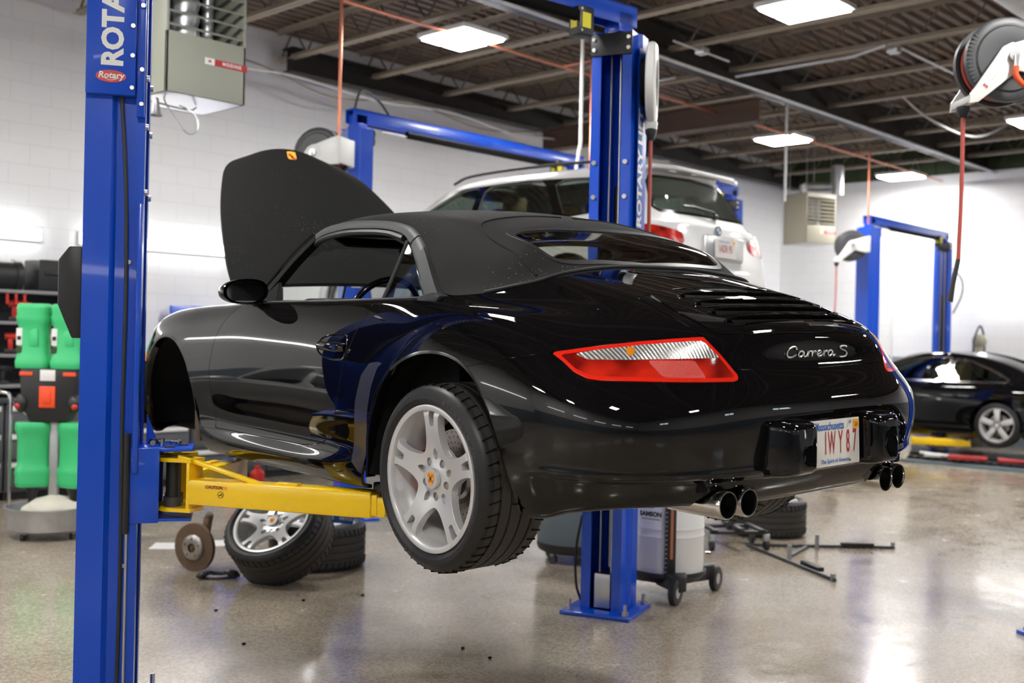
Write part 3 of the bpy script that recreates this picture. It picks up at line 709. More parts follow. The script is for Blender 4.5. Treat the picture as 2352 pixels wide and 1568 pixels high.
    mb = MB().m('steel'); mb.cyl((-span+.2, 1.40, cross_h-.16), (span-.35, 1.40, cross_h-.16), .010, 8)
    mb.m('black_matte'); mb.cyl((-span+.5, 1.40, cross_h-.145), (span-.42, 1.40, cross_h-.145), .033, 12); mb.build('shutoff_bar', cb)
    mb = MB().m('black_satin'); mb.box((span-.36, 1.42, cross_h-.17), (.11, .09, .16), .006); mb.m('yellow_tag'); mb.box((span-.365, 1.372, cross_h-.17), (.065, .003, .085))
    mb.box((span-.418, 1.42, cross_h-.17), (.003, .05, .085)); mb.m('steel')
    for dz in (-.06, .06): mb.cyl((span-.40, 1.37, cross_h-.17+dz), (span-.40, 1.376, cross_h-.17+dz), .008, 8)
    mb.build('limit_switch', cb)
    return t, cols
main_lift, mc = lift('large near blue two-post lift with yellow arms carrying the black convertible', CARO, CARYAW)
# ---- near column dressing (left column, side face toward the rear)
Tn = mc[-1][1]
def side_T(Tc, b=-.147):      # plane of the side face: local x along depth, y up
    return Tc @ Matrix.Translation((0, b, 0)) @ Matrix.Rotation(PI/2, 4, 'X')
S = side_T(Tn)
mb = MB().m('blue'); mb.T = Tn
mb.box((-.018, -.162, 3.0), (.190, .034, .94), .003); sign = mb.build('sign_cover', main_lift)
mb = MB().m('white'); mb.T = S @ Matrix.Translation((0, 0, .0335))
put_text(mb, 'ROTARY LIFT', Matrix.Translation((-.008, 2.642, 0)) @ Matrix.Rotation(PI/2, 4, 'Z'), .112, bold=.0046, align='LEFT', spacing=.98)
mb.build('lettering', sign)
mb = MB(); logo(mb, S @ Matrix.Translation((-.016, 2.602, .033)), .058); mb.build('badge', sign)
mb = MB().m('blue'); mb.T = Tn; mb.box((.098, -.150, 2.95), (.03, .025, 1.0), .003)
mb.box((.105, -.135, 1.55), (.02, .03, 1.1), .003); mb.build('cable_guard', main_lift)
for (a, b, hz) in [(.066, -.178, h) for h in (2.56, 2.69, 2.81, 2.96)]+[(.102, -.162, h) for h in (2.50, 2.64, 2.90)]+[(.064, -.124, h) for h in (.62, 1.05, 1.86)]:
    mb = MB().m('steel'); mb.T = Tn; mb.cyl((a, b, hz), (a, b-.013, hz), .009, 8); mb.build('bolt', main_lift)
mb = MB().m('black_satin'); mb.T = Tn
mb.tube([(.018, -.135, 2.60), (.045, -.138, 2.2), (.055, -.138, 1.75), (.052, -.138, 1.2), (.056, -.138, .6), (.05, -.138, .03)], .008, 8, smooth=5); mb.build('hose', main_lift)
mb = MB().m('black_satin'); mb.T = Tn; mb.cyl((.072, -.136, .75), (.072, -.136, 1.16), .014, 12); mb.m('steel'); mb.cyl((.076, -.134, .03), (.076, -.134, .76), .006, 8); mb.build('gas_strut', main_lift)
mb = MB().m('black_satin'); mb.T = Tn
mb.prism([(-.115, 1.545), (-.15, 1.545), (-.205, 1.68), (-.205, 1.86), (-.165, 1.915), (-.115, 1.915)], .20, Matrix.Translation((0, .06, 0)) @ Matrix.Rotation(PI/2, 4, 'X'), .006)
mb.build('power_unit_cover', main_lift)
# ---- far column dressing
Tf = mc[1][1]
mb = MB().m('white'); mb.T = Tf @ Matrix.Translation((0, .147, 0)) @ Matrix.Rotation(-PI/2, 4, 'X') @ Matrix.Rotation(PI, 4, 'Z')
mb.m('ink_blue'); mb.box((-.005, 2.70, .0), (.085, 1.18, .002)); mb.m('white')
put_text(mb, 'ROTARY LIFT', Matrix.Translation((0, 2.25, .002)) @ Matrix.Rotation(PI/2, 4, 'Z'), .115, bold=.004, align='LEFT'); mb.m('red'); mb.box((0, 2.17, .002), (.06, .06, .001))
mb.build('lettering', main_lift)
mb = MB().m('black_satin'); mb.T = Tf; mb.tube([(.04, -.15, .55), (.05, -.18, .35), (.05, -.175, .15), (.03, -.15, .05)], .008, 8, smooth=4); mb.build('hose', main_lift)
# tools left on the near carriage plate
tt = MB(); toolp = (Matrix.Translation((CARO[0], CARO[1], 0)) @ Matrix.Rotation(CARYAW, 4, 'Z') @ Tn)
def tool(name, label, a, b, f, **kw):
    p = toolp @ Vector((a, b, .965+.1335)); mb = MB(); f(mb); o = mb.build(name); o.location = p; o.rotation_euler = (0, 0, kw.get('rz', 0)); tag(o, label, kw.get('cat', 'socket'), 'small parts left on the lift carriage'); return o
tool('socket', 'short chrome socket standing upright on the blue carriage plate', .20, -.02, lambda m: m.m('chrome').lathe([(.006, 0), (.013, 0), (.0135, .03), (.008, .03), (.008, .004)], 16))
tool('socket', 'black socket lying at the left of the metal pieces on the carriage plate', .165, .02, lambda m: m.m('black_satin').cyl((-.02, 0, .014), (.02, 0, .014), .014, 12), rz=.6)
tool('wheel_bolt', 'steel wheel bolt with round head nearest the post', .165, -.045, lambda m: (m.m('steel').cyl((-.02, 0, .012), (.015, 0, .012), .007, 8), m.cyl((.015, 0, .012), (.03, 0, .012), .012, 6)), cat='bolt', rz=1.0)
tool('wheel_bolt', 'steel wheel bolt in the middle of the carriage plate', .22, .04, lambda m: (m.m('steel').cyl((-.02, 0, .012), (.015, 0, .012), .007, 8), m.cyl((.015, 0, .012), (.03, 0, .012), .012, 6)), cat='bolt', rz=2.2)
tool('wheel_bolt', 'steel wheel bolt lying toward the back edge of the plate', .25, .005, lambda m: (m.m('steel').cyl((-.02, 0, .012), (.015, 0, .012), .007, 8), m.cyl((.015, 0, .012), (.03, 0, .012), .012, 6)), cat='bolt', rz=.2)
tool('washer', 'flat round dark washer at the front edge of the carriage plate', .235, -.07, lambda m: m.m('rust').lathe([(.008, 0), (.021, 0), (.021, .005), (.008, .005)], 20, closed=True), cat='washer')
tool('washer', 'flat round washer near the far corner of the carriage plate', .285, .01, lambda m: m.m('rust').lathe([(.008, 0), (.019, 0), (.019, .005), (.008, .005)], 20, closed=True), cat='washer')
# ---------------------------------------------------------------- the black convertible
car = empty('convertible_car', CARO, 'black convertible sports car with soft top up, raised on the near blue lift', 'car')
car.rotation_euler = (Matrix.Rotation(CARYAW, 3, 'Z') @ Matrix.Rotation(math.radians(.57), 3, 'X') @ Matrix.Rotation(math.radians(-1.92), 3, 'Y')).to_euler()
G = surf([[tuple(p) for p in col] for col in BODY], 18, 12)
def sst(x): x = np.clip(x, 0, 1); return x*x*(3-2*x)
_N = grid_normals(G); _N = _N if _N[240, 60][0] > 0 else -_N
_w = sst((-.50-G[..., 1])/.12)
G = G-_N*(.013*_w*(sst((.338-G[..., 2])/.014)-.0))[..., None]
G = G+_N*(.006*_w*np.exp(-((G[..., 2]-.352)/.012)**2))[..., None]
P0 = Patch.grid(G)
if P0.N[np.argmax(P0.V[:, 0])][0] < 0: P0 = Patch.grid(G, True)
def sel(P, *conds):
    """keep where all conds > 0; cond = function(V)->array"""
    for c in conds: P = P.clip(c(P.V))
    return P
GAP = .0022
yz = lambda poly: (lambda V: poly_sd(poly, V[:, 1], V[:, 2]))
neg = lambda f, g=0: (lambda V: -f(V)-g)
ins = lambda f, g=0: (lambda V: f(V)-g)
archR = yz(smooth_poly(ARCH_R, 5)); archF = yz(smooth_poly(ARCH_F, 5))
door = yz(DOOR)
S_ = lambda V: .9-np.abs(V[:, 0])-V[:, 1]
LAMP = [(.636,.7165),(.80,.7335),(1.02,.752),(1.17,.7605),(1.303,.767),(1.378,.712),(1.451,.649),(1.453,.640),(1.447,.634),(1.435,.6315),(1.268,.632),(.971,.636),(.86,.637),(.798,.642),(.741,.660),(.685,.693)]
lamp = lambda V: np.where(V[:, 1] < 0, poly_sd(LAMP, S_(V), V[:, 2]), -1)
# bumper cover top edge in (s, z): from arch to lamp, under the lamp, along the lid
BTOP = [(.0,.640),(.219,.6595),(.401,.688),(.66,.7185),(.72,.675),(.80,.637),(.97,.634),(1.30,.633),(1.43,.634),(1.455,.666),(1.60,.665),(1.85,.660),(2.4,.660)]
bump = lambda V: -line_sd(BTOP, S_(V), V[:, 2])        # + below the line
isb = lambda V: np.where(V[:, 1] < .0, bump(V), -.05)
rear = lambda V: -V[:, 1]-.02
# engine lid outline in (|x|, y) above the bumper
LID = [(0,-.548),(.30,-.556),(.40,-.578),(.455,-.575),(.468,-.66),(.475,-.76),(.476,-.84),(.470,-.885),(.44,-.96),(.40,-1.2),(0,-1.2)]
lid = lambda V: np.where(V[:, 1] < -.3, poly_sd(LID+[(-.5,-1.2),(-.5,-.548)], np.abs(V[:, 0]), V[:, 1]), -1)
lidz = lambda V: np.minimum(lid(V), -bump(V))
# tonneau cover outline (|x|, y)
TON = [(.803,.03),(.758,-.207),(.712,-.356),(.640,-.467),(.584,-.532),(.527,-.565),(.463,-.580),(.405,-.578),(.30,-.556),(0,-.548),(-.5,-.548),(-.5,.2),(.803,.2)]
ton = lambda V: np.where((V[:, 2] > .8) & (V[:, 1] < .15), poly_sd(TON, np.abs(V[:, 0]), V[:, 1]), -1)
ext = lambda V: np.where(V[:, 1] < -.7, poly_sd([(.322,.1),(.322,.27),(.345,.302),(.50,.302),(.545,.27),(.60,.1)], np.abs(V[:, 0]), V[:, 2]), -1)   # exhaust notch
HOOD = [(0,3.12),(.30,3.06),(.48,2.90),(.575,2.70),(.60,2.50),(.585,2.25),(.54,2.03),(.30,1.99),(0,1.985)]
hood = lambda V: np.where(V[:, 2] > .55, poly_sd(HOOD+[(-.5,1.985),(-.5,3.12)], np.abs(V[:, 0]), V[:, 1]), -1)
# headlamp
HL = lambda V: np.where((V[:, 1] > 2.4) & (V[:, 2] > .5), .13-np.hypot((V[:, 0]-.66), (V[:, 1]-2.83)*.75), -1)
def both(P, name, mat, parent=None, rim=.014, split=False):
    P = P.rim(rim) if rim else P
    o = [patch_obj(name, P.join(P.mirror()) if not split else P.mirror(), mat, parent or car)]
    if split: o.append(patch_obj(name, P, mat, parent or car))
    return o
base = sel(P0, neg(archR), neg(archF), neg(door, GAP), neg(hood, GAP), neg(HL, GAP))
base = sel(base, neg(lamp, GAP), neg(isb, GAP), neg(lidz, GAP))
fender = sel(base, neg(ton, GAP))
sill = lambda V: np.where((V[:, 1] > .40) & (V[:, 1] < 2.0), .278-V[:, 2], -1)
both(sel(fender, neg(sill, GAP)), 'body_shell', 'black_car')
both(sel(P0, neg(archR), neg(archF), sill), 'rocker_sill', 'black_car', split=True)
both(sel(base, ton), 'tonneau_cover', 'black_car')
doors = both(sel(P0, ins(door, GAP)), 'door', 'black_car', split=True, rim=.02)
bumper = both(sel(P0, neg(archR), rear, isb, ins(lambda V: -ext(V)), neg(lamp, GAP)), 'rear_bumper', 'black_car')[0]
# engine lid with cooling slots
SLOT = []
for k, (yc, zc, hw) in enumerate([(-.655,.899,.335),(-.735,.872,.345),(-.805,.846,.355),(-.872,.818,.355)]):
    h = .024
    SLOT.append([(-.1, yc+h), (hw-.10, yc+h+.002), (hw-.03, yc+h*.75+.004), (hw, yc+.005), (hw-.03, yc-h*.7), (hw-.10, yc-h), (-.1, yc-h)])
slots = lambda V: np.max([np.where(V[:, 2] > .79, poly_sd(q, np.abs(V[:, 0]), V[:, 1]), -1) for q in SLOT], axis=0)
PANEL = [(0,-.545),(.30,-.553),(.405,-.585),(.438,-.74),(.432,-.874),(.41,-.898),(.30,-.933),(0,-.951)]
panel = lambda V: np.where(V[:, 2] > .772, poly_sd(PANEL+[(-.5,-.951),(-.5,-.545)], np.abs(V[:, 0]), V[:, 1]), -1)
brk = lambda V: np.where((V[:, 2] > .88), poly_sd([(-.1,-.600),(.18,-.598),(.28,-.585),(.335,-.570),(.28,-.567),(.18,-.566),(-.1,-.566)], np.abs(V[:, 0]), V[:, 1]), -1)
LIDP = sel(P0, ins(lidz, GAP))
lidm = both(sel(LIDP, neg(panel, .0012)), 'engine_lid', 'black_car')[0]
# the spoiler panel sits proud of the lid
pan = sel(LIDP, panel, neg(slots), neg(brk)).offset(.004); both(pan, 'spoiler_panel', 'black_car', lidm, rim=.02)
both(sel(LIDP, slots).offset(-.030), 'grille_insert', 'black_matte', lidm, rim=0)
# slanting blades inside the slots
mb = MB()
for (yc, zc, hw) in [(-.655,.899,.30),(-.735,.872,.31),(-.805,.846,.32),(-.872,.818,.32)]:
    mb.box((0, yc+.012, zc-.012), (2*hw-.02, .003, .03), R=(-.5, 0, 0))
    for x in (-.2, -.1, 0, .1, .2): mb.box((x, yc, zc-.014), (.004, .05, .02))
mb.build('grille_blades', lidm, 'black_gloss')
mb = MB()
for q in SLOT:
    for s in (-1, 1):
        Q = [p for p in smooth_poly(q, 4) if p[0] > -.001]; k0 = min(range(len(Q)), key=lambda i: (Q[i][0], -Q[i][1])); pts = []
        Q = sorted(Q, key=lambda p: -math.atan2(p[1]-(q[0][1]-.024), p[0]+.02))
        for (x, y) in Q:
            i = np.argmin((LIDP.V[:, 0]-x)**2+(LIDP.V[:, 1]-y)**2); pts.append((s*x, y, LIDP.V[i][2]))
        zs = np.array([p[2] for p in pts]); zs = np.convolve(np.pad(zs, 2, mode='edge'), np.ones(5)/5, 'valid'); pts = [(p[0], p[1], z+.004) for p, z in zip(pts, zs)]
        mb.tube(pts, .0035, 6)
mb.build('slot_edge', lidm, 'black_car')
bl = both(sel(LIDP, ins(brk, .001)).offset(-.004), 'high_brake_light', 'black_gloss', lidm, rim=0)[0]
led = sel(LIDP, ins(brk, .006), lambda V: .135-np.abs(V[:, 0])).offset(-.002)
both(led, 'brake_light_lens', 'grey', bl, rim=.003)
# added black sheet behind the panels, stands in for shade in the shut lines
lin = sel(P0, neg(archR, -.01), neg(archF, -.01), neg(slots, -.03), neg(hood), lambda V: V[:, 2]-.30, lambda V: .872-V[:, 2]).offset(-.016)
both(lin, 'shut_line_shade', 'black_matte', rim=0)
# front lamps
both(sel(P0, ins(HL)).offset(-.003), 'headlight', 'glass_clear', rim=0, split=True)
mb = MB()
for s in (-1, 1): mb.sph((s*.66, 2.80, .70), .09, seg=16)
mb.build('headlight_reflector', car, 'steel')
# arch flanges
def arch_lip(poly, name, d=.035):
    A = smooth_poly(poly, 5, closed=False)
    V = []; F = []; Nn = []
    pts = []
    for (y, z) in A:
        if z < .19: continue
        i = np.argmin((P0.V[:, 1]-y)**2+(P0.V[:, 2]-z)**2+(P0.V[:, 0] < .6)*1); pts.append((P0.V[i][0], y, z))
    xs = np.array([p[0] for p in pts]); k = 5
    k = 15; xs = np.convolve(np.pad(xs, k//2, mode='edge'), np.ones(k)/k, 'valid')
    c = (np.mean([p[1] for p in pts]), .3)
    for s in (-1, 1):
        mb = MB(); V = []; F = []
        for j, p in enumerate(pts):
            y, z = p[1], p[2]; r = math.hypot(y-c[0], z-c[1]); u = ((y-c[0])/r, (z-c[1])/r)
            for (dx, dr) in ((.0005, .001), (.0005, -.010), (-.008, -.014), (-d, -.014)):
                V.append((s*(xs[j]+dx), y+u[0]*dr, z+u[1]*dr))
        for j in range(len(pts)-1):
            for q in range(3):
                f = (j*4+q, j*4+q+1, j*4+q+5, j*4+q+4); F.append(f if s > 0 else f[::-1])
        mb.raw(V, F); mb.build(name, car, 'black_car', ang=30)
arch_lip(ARCH_R, 'wheel_arch_lip'); arch_lip(ARCH_F, 'wheel_arch_lip')
# wheel wells
for (yc, x0, x1, R, nm) in ((-.01, .50, .865, .445, 'rear'), (2.37, .50, .84, .435, 'front')):
    for s in (-1, 1):
        mb = MB()
        prof = [(x1, R+.0), (x1-.02, R-.015), (x0+.05, R-.015), (x0, R-.06)]
        V = []; F = []; n = 30
        for k in range(n+1):
            a = math.radians(-25+230*k/n)
            for (x, r) in prof: V.append((s*x, yc+r*math.cos(a), max(.30+r*math.sin(a)*.97, .225)))
        for k in range(n):
            for q in range(3): F.append((k*4+q, k*4+4+q, k*4+5+q, k*4+q+1))
        mb.raw(V, F)
        V = [(s*x0, yc, .3)]+[(s*x0, yc+(R-.06)*math.cos(math.radians(-25+230*k/n)), max(.30+(R-.06)*math.sin(math.radians(-25+230*k/n))*.97, .225)) for k in range(n+1)]
        mb.raw(V, [(0, k+1, k+2) for k in range(n)])
        w = mb.build('wheel_well_liner', car, 'black_matte', ang=60)
        if nm == 'front':
            mb = MB()
            for k in range(7): mb.box((s*(.62+.035*k), 1.955+.0, .42), (.012, .006, .26), .002)
            mb.build('duct_grille', w, 'black_satin')
            mb = MB().m('rust'); mb.cyl((s*.45, 2.37, .26), (s*.66, 2.37, .24), .025, 12); mb.cyl((s*.35, 2.30, .18), (s*.68, 2.37, .17), .016, 10); mb.cyl((s*.56, 2.37, .22), (s*.50, 2.40, .60), .028, 14)
            mb.box((s*.67, 2.37, .27), (.05, .06, .22), .01); mb.m('galv'); mb.cyl((s*.64, 2.05, .16), (s*.68, 2.30, .17), .012, 8)
            mb.build('suspension', car)
# underbody
mb = MB().m('black_matte'); mb.box((0, 1.2, .20), (1.34, 1.55, .05), .02); mb.box((0, 1.0, .16), (.3, 2.4, .06), .02); mb.box((0, 2.65, .20), (1.1, 1.1, .06), .02)
mb.box((0, -.35, .30), (1.0, .9, .12), .05); mb.m('rust'); mb.cyl((-.36, -.72, .33), (.36, -.72, .33), .06, 20); mb.cyl((-.62, 0, .26), (.62, 0, .26), .035, 14)
mb.build('underbody', car)
# cabin tub so that one cannot look through the car
mb = MB().m('black_matte'); mb.box((0, 1.05, .30), (1.45, 1.7, .04)); mb.box((0, 1.93, .56), (1.40, .04, .52)); mb.box((0, .02, .58), (1.3, .04, .56))
for s in (-1, 1): mb.box((s*.72, .95, .56), (.04, 1.85, .50), .01)
mb.build('cabin_tub', car)
mb = MB().m('black_matte')
mb.box((0, 2.45, .42), (.95, .85, .05)); mb.box((-.5, 2.45, .60), (.04, .95, .40)); mb.box((.5, 2.45, .60), (.04, .95, .40)); mb.box((0, 2.95, .52), (.9, .04, .25)); mb.box((0, 2.0, .70), (1.06, .04, .34))
mb.build('trunk_lining', car)
# ---- tail lamps
LP = sel(P0, ins(lamp, .0005))
def inset(f, g): return lambda V: f(V)-g
CLR = [(.745,.7135),(.82,.7225),(.91,.7365),(1.05,.7475),(1.17,.7525),(1.304,.7545),(1.378,.7035),(1.021,.6985),(.80,.6975)]
clr = lambda V: poly_sd(CLR, S_(V), V[:, 2])
MSH = [(1.055,.6955),(1.26,.6955),(1.312,.644),(1.13,.644)]
msh = lambda V: poly_sd(MSH, S_(V), V[:, 2])
for s in (-1, 1):
    mm = (lambda P: P.mirror()) if s < 0 else (lambda P: P)
    border = sel(LP, lambda V: .011-lamp(V)).offset(.002)
    b = patch_obj('tail_light', mm(border.rim(.012)), 'lens_edge', car); b['label'] = 'red tail lamp with clear upper band'
    patch_obj('red_lens', mm(sel(LP, inset(lamp, .0112), neg(clr, .001), neg(msh, .0005)).offset(.0015).rim(.006)), 'lens_red', b)
    patch_obj('reflector', mm(sel(LP, msh, inset(lamp, .0112)).offset(.0017).rim(.006)), 'lens_mesh', b)
    patch_obj('clear_lens', mm(sel(LP, clr, inset(lamp, .0112)).offset(.002).rim(.006)), 'lens_clear', b)
    amb = sel(LP, lambda V: .014-np.hypot((S_(V)-.985)*.75, V[:, 2]-.7225)).offset(.0026)
    patch_obj('turn_bulb', mm(amb), 'amber', b)
    patch_obj('lamp_housing', mm(sel(LP, inset(lamp, -.01)).offset(-.02)), 'black_matte', b)
# ---- lettering on the lid, brushed script
def stroke(mb, pts, r, T):
    Q = smooth_poly(pts, 6, closed=False); mb.tube([tuple(T @ Vector((p[0], p[1], 0))) for p in Q], r, 6)
GL = [  # pen strokes of the script, width units ~ letter height 1
 [(1.50,.86),(1.56,1.02),(1.38,1.16),(1.00,1.12),(.55,.86),(.28,.48),(.26,.16),(.52,-.02),(.95,.02),(1.42,.26)],
 [(2.42,.50),(2.22,.64),(1.95,.56),(1.74,.30),(1.80,.04),(2.02,.0),(2.28,.20),(2.46,.56)],[(2.46,.56),(2.42,.18),(2.56,.0),(2.80,.14),(2.98,.50)],
 [(2.98,.50),(3.04,.62),(2.98,.30),(2.95,.0)],[(2.98,.28),(3.20,.54),(3.42,.62),(3.52,.50)],
 [(3.52,.50),(3.60,.62),(3.54,.30),(3.51,.0)],[(3.54,.28),(3.76,.54),(3.98,.62),(4.08,.50)],
 [(4.08,.22),(4.40,.28),(4.74,.42),(4.78,.58),(4.58,.64),(4.34,.48),(4.26,.20),(4.42,.0),(4.74,.02),(5.02,.22),(5.20,.50)],
 [(5.20,.50),(5.27,.62),(5.21,.30),(5.18,.0)],[(5.21,.28),(5.43,.54),(5.64,.62),(5.76,.50)],
 [(6.52,.50),(6.32,.64),(6.05,.56),(5.84,.30),(5.90,.04),(6.12,.0),(6.38,.20),(6.56,.56)],[(6.56,.56),(6.52,.18),(6.66,.0),(6.92,.14)],
 [(8.80,.98),(8.60,1.10),(8.10,1.10),(7.82,.92),(8.0,.70),(8.5,.52),(8.72,.22),(8.45,-.10),(7.95,-.18),(7.50,-.14)]]
u = .352/8.9
Tl = frame((-.171, -.9645, .6985), (1, 0, 0), (0, .12, 1))
mb = MB()
for st in GL:
    pts = [(p[0]*u, p[1]*u*.72) for p in st]
    # follow the bow of the lid
    Q = smooth_poly(pts, 6, closed=False); out = []
    for p in Q:
        v = Tl @ Vector((p[0], p[1], 0)); i = np.argmin((P0.V[:, 0]-abs(v.x))**2+(P0.V[:, 2]-v.z)**2+(P0.V[:, 1] > -.8)*1)
        yy = P0.V[i][1]; out.append((v.x, yy-.003, v.z))
    ys = np.array([o[1] for o in out]); ys = np.convolve(np.pad(ys, 4, mode='edge'), np.ones(9)/9, 'valid'); out = [(o[0], y, o[2]) for o, y in zip(out, ys)]
    mb.tube(out, .0031, 6)
mb.build('lettering', lidm, 'alu')
# ---- bumper overriders and plate
for s in (-1, 1):
    V = []; F = []; n = 28
    def ring(y, x0, x1, z0, z1, e):
        cx, cz, a, b = (x0+x1)/2, (z0+z1)/2, (x1-x0)/2, (z1-z0)/2; r = []
        for k in range(n):
            t = 2*PI*k/n; c, d = math.cos(t), math.sin(t)
            r.append((s*(cx+a*math.copysign(abs(c)**e, c)), y, cz+b*math.copysign(abs(d)**e, d)))
        return r
    R = [ring(-.985,.160,.330,.328,.510,.26), ring(-1.050,.163,.322,.332,.506,.26), ring(-1.078,.168,.306,.338,.500,.28), ring(-1.090,.176,.292,.345,.493,.32), ring(-1.095,.186,.280,.355,.484,.36)]
    for r in R: V += r
    for i in range(len(R)-1):
        for k in range(n):
            f = (i*n+k, i*n+(k+1) % n, (i+1)*n+(k+1) % n, (i+1)*n+k); F.append(f if s < 0 else f[::-1])
    F.append([(len(R)-1)*n+k for k in range(n)][:: (1 if s < 0 else -1)])
    mb = MB(); mb.raw(V, F); mb.build('bumper_guard', bumper, 'black_car', ang=38)
mb = MB(); mb.box((0, -1.010, .42), (.335, .02, .165), .006); mb.build('plate_recess', bumper, 'black_satin')
mb = MB().m('plate_white'); PT = frame((-.006, -1.030, .418), (1, 0, 0), (0, .03, 1))
mb.T = PT; mb.box((0, 0, 0), (.305, .152, .002), .0008)
mb.prism([(x*.1525-math.copysign(.0, x), y*.076) for x, y in ((-.93,-1),(.93,-1),(1,-.86),(1,.86),(.93,1),(-.93,1),(-1,.86),(-1,-.86))], .0012)
mb.m('ink_blue'); put_text(mb, 'Massachusetts', Matrix.Translation((-.018, .054, .0022)) @ Matrix.Diagonal((.86, 1, 1, 1)), .036, bold=.0006, spacing=.93)
put_text(mb, 'The Spirit of America', Matrix.Translation((.012, -.060, .0022)), .0185, bold=.0003, shear=.2)
mb.m('ink_red')
for i, ch in enumerate('1WY87'):
    x = (-.040, -.006, .044, .086, .124)[i]
    put_text(mb, ch, Matrix.Translation((x, -.004, .0022)) @ Matrix.Diagonal((.52, 1.36, 1, 1)), .078, bold=.0008)
mb.m('orange_tag'); mb.box((.132, .055, .0026), (.030, .030, .0008)); mb.m('ink_black'); put_text(mb, '26', Matrix.Translation((.132, .053, .0034)), .020)
mb.m('steel'); mb.cyl((.096, .064, .001), (.096, .064, .005), .005, 10); mb.cyl((-.096, .064, .001), (-.096, .064, .005), .005, 10)
mb.m('ink_black'); mb.cyl((.098, -.064, .001), (.098, -.064, .0026), .0028, 10); mb.cyl((-.098, -.064, .001), (-.098, -.064, .0026), .0028, 10)
mb.build('licence_plate', car)
# ledge line on the bumper
for (zl, dd) in ((.338, .006),):
    for s in (-1, 1):
        pts = []
        for x, y in [(0, 0)]: pass
# ---- exhaust tips
for s in (-1, 1):
    for xx in (.384, .475):
        mb = MB().m('chrome'); c = (s*xx, -.985 if xx < .4 else -.978, .256)
        prof = [(.0385,0),(.0395,.004),(.043,.004),(.0445,0),(.0445,-.010),(.0435,-.22),(.040,-.22),(.0385,-.012),(.0375,-.004)]
        mb.lathe([(r, -h) for r, h in [(p[0], p[1]) for p in prof]], 40, c, 'Y', closed=True)
        t_ = mb.build('exhaust_tip', car)
        mb = MB().m('black_matte'); mb.cyl((c[0], c[1]+.06, c[2]), (c[0], c[1]+.07, c[2]), .038, 20); mb.build('exhaust_core', t_)
for s in (-1, 1): mb = MB().m('black_matte'); mb.box((s*.435, -.86, .315), (.25, .16, .04), .01); mb.build('exhaust_surround', car)
# ---- soft top
GT = surf([[tuple(p) for p in col] for col in TOP], 10, 8)
PT_ = Patch.grid(GT)
if PT_.N[0][2] < 0: PT_ = Patch.grid(GT, True)
# rear window outline in (|x|, z)
RW = smooth_poly([(-.30,1.024),(.20,1.024),(.40,1.019),(.458,1.028),(.482,1.058),(.492,1.10),(.484,1.132),(.43,1.152),(.30,1.168),(.12,1.175),(-.12,1.175),(-.30,1.170)], 4)
rw = lambda V: np.where(V[:, 1] < .16, poly_sd(RW, V[:, 0], V[:, 2]), -1)
both(sel(PT_, neg(rw)), 'soft_top', 'fabric', rim=.02)
both(sel(PT_, ins(rw, -.004), lambda V: .010-rw(V)).offset(.003), 'rear_window_frame', 'black_satin', rim=.01)
both(sel(PT_, ins(rw, .006)).offset(-.002), 'rear_window', 'glass_rear', rim=0)
both(PT_.offset(-.03).clip(-rw(PT_.V)), 'headliner', 'black_matte', rim=0)
# top seams
def on_top(x, y):
    i = np.argmin((GT.reshape(-1, 3)[:, 0]-x)**2+(GT.reshape(-1, 3)[:, 1]-y)**2); return GT.reshape(-1, 3)[i]
for s in (-1, 1):
    sp = [(.565,-.21),(.56,-.12),(.555,-.02),(.545,.08),(.525,.17),(.48,.225),(.38,.25),(.2,.262),(0,.266)]
    mb = MB(); q = [on_top(*p) for p in smooth_poly(sp, 5, closed=False)]; q = np.array(q); q = np.stack([np.convolve(np.pad(q[:, c], 3, mode='edge'), np.ones(7)/7, 'valid') for c in range(3)], 1)
    mb.tube([(s*p[0], p[1], p[2]+.0015) for p in q], .004, 6); mb.build('roof_seam', car, 'fabric')
# bead along the base of the top
mb = MB()
edge = [tuple(p) for p in GT[-1]]
pts = [(-p[0], p[1]+.0, p[2]+.004) for p in edge[::-1]]+[(p[0], p[1], p[2]+.004) for p in edge[1:]]
mb.tube(pts, .006, 6); mb.build('top_seal', car, 'rail')
# ---- side frames: roof rail and rear pillar
RAILO = [(.515,1.44,1.20),(.548,1.28,1.222),(.578,1.05,1.232),(.592,.85,1.225),(.602,.68,1.210),(.618,.53,1.180),(.632,.44,1.140)]
RAILI = [(.525,1.44,1.165),(.562,1.28,1.188),(.593,1.05,1.198),(.607,.85,1.192),(.618,.68,1.178),(.634,.54,1.150),(.650,.465,1.108)]
PILO = [(.634,.435,1.135),(.665,.345,1.070),(.700,.255,.985),(.728,.185,.925),(.742,.140,.893)]
PILI = [(.652,.460,1.100),(.682,.385,1.035),(.715,.315,.960),(.738,.255,.905),(.748,.225,.885)]
def strip(mb, A, B, t, s):
    A = smooth_poly(A, 6, closed=False); B = smooth_poly(B, 6, closed=False); n = len(A); V = []; F = []
    for a, b in zip(A, B):
        m = (a+b)/2; V += [(s*a[0], a[1], a[2]), (s*(m[0]+.005), m[1], m[2]), (s*b[0], b[1], b[2]), (s*(b[0]-t), b[1], b[2]), (s*(a[0]-t), a[1], a[2])]
    for i in range(n-1):
        for k in range(5):
            f = (i*5+k, i*5+(k+1) % 5, i*5+5+(k+1) % 5, i*5+5+k); F.append(f if s < 0 else f[::-1])
    F += [(0, 1, 2, 3, 4), tuple((n-1)*5+k for k in (4, 3, 2, 1, 0))]
    mb.raw(V, F)
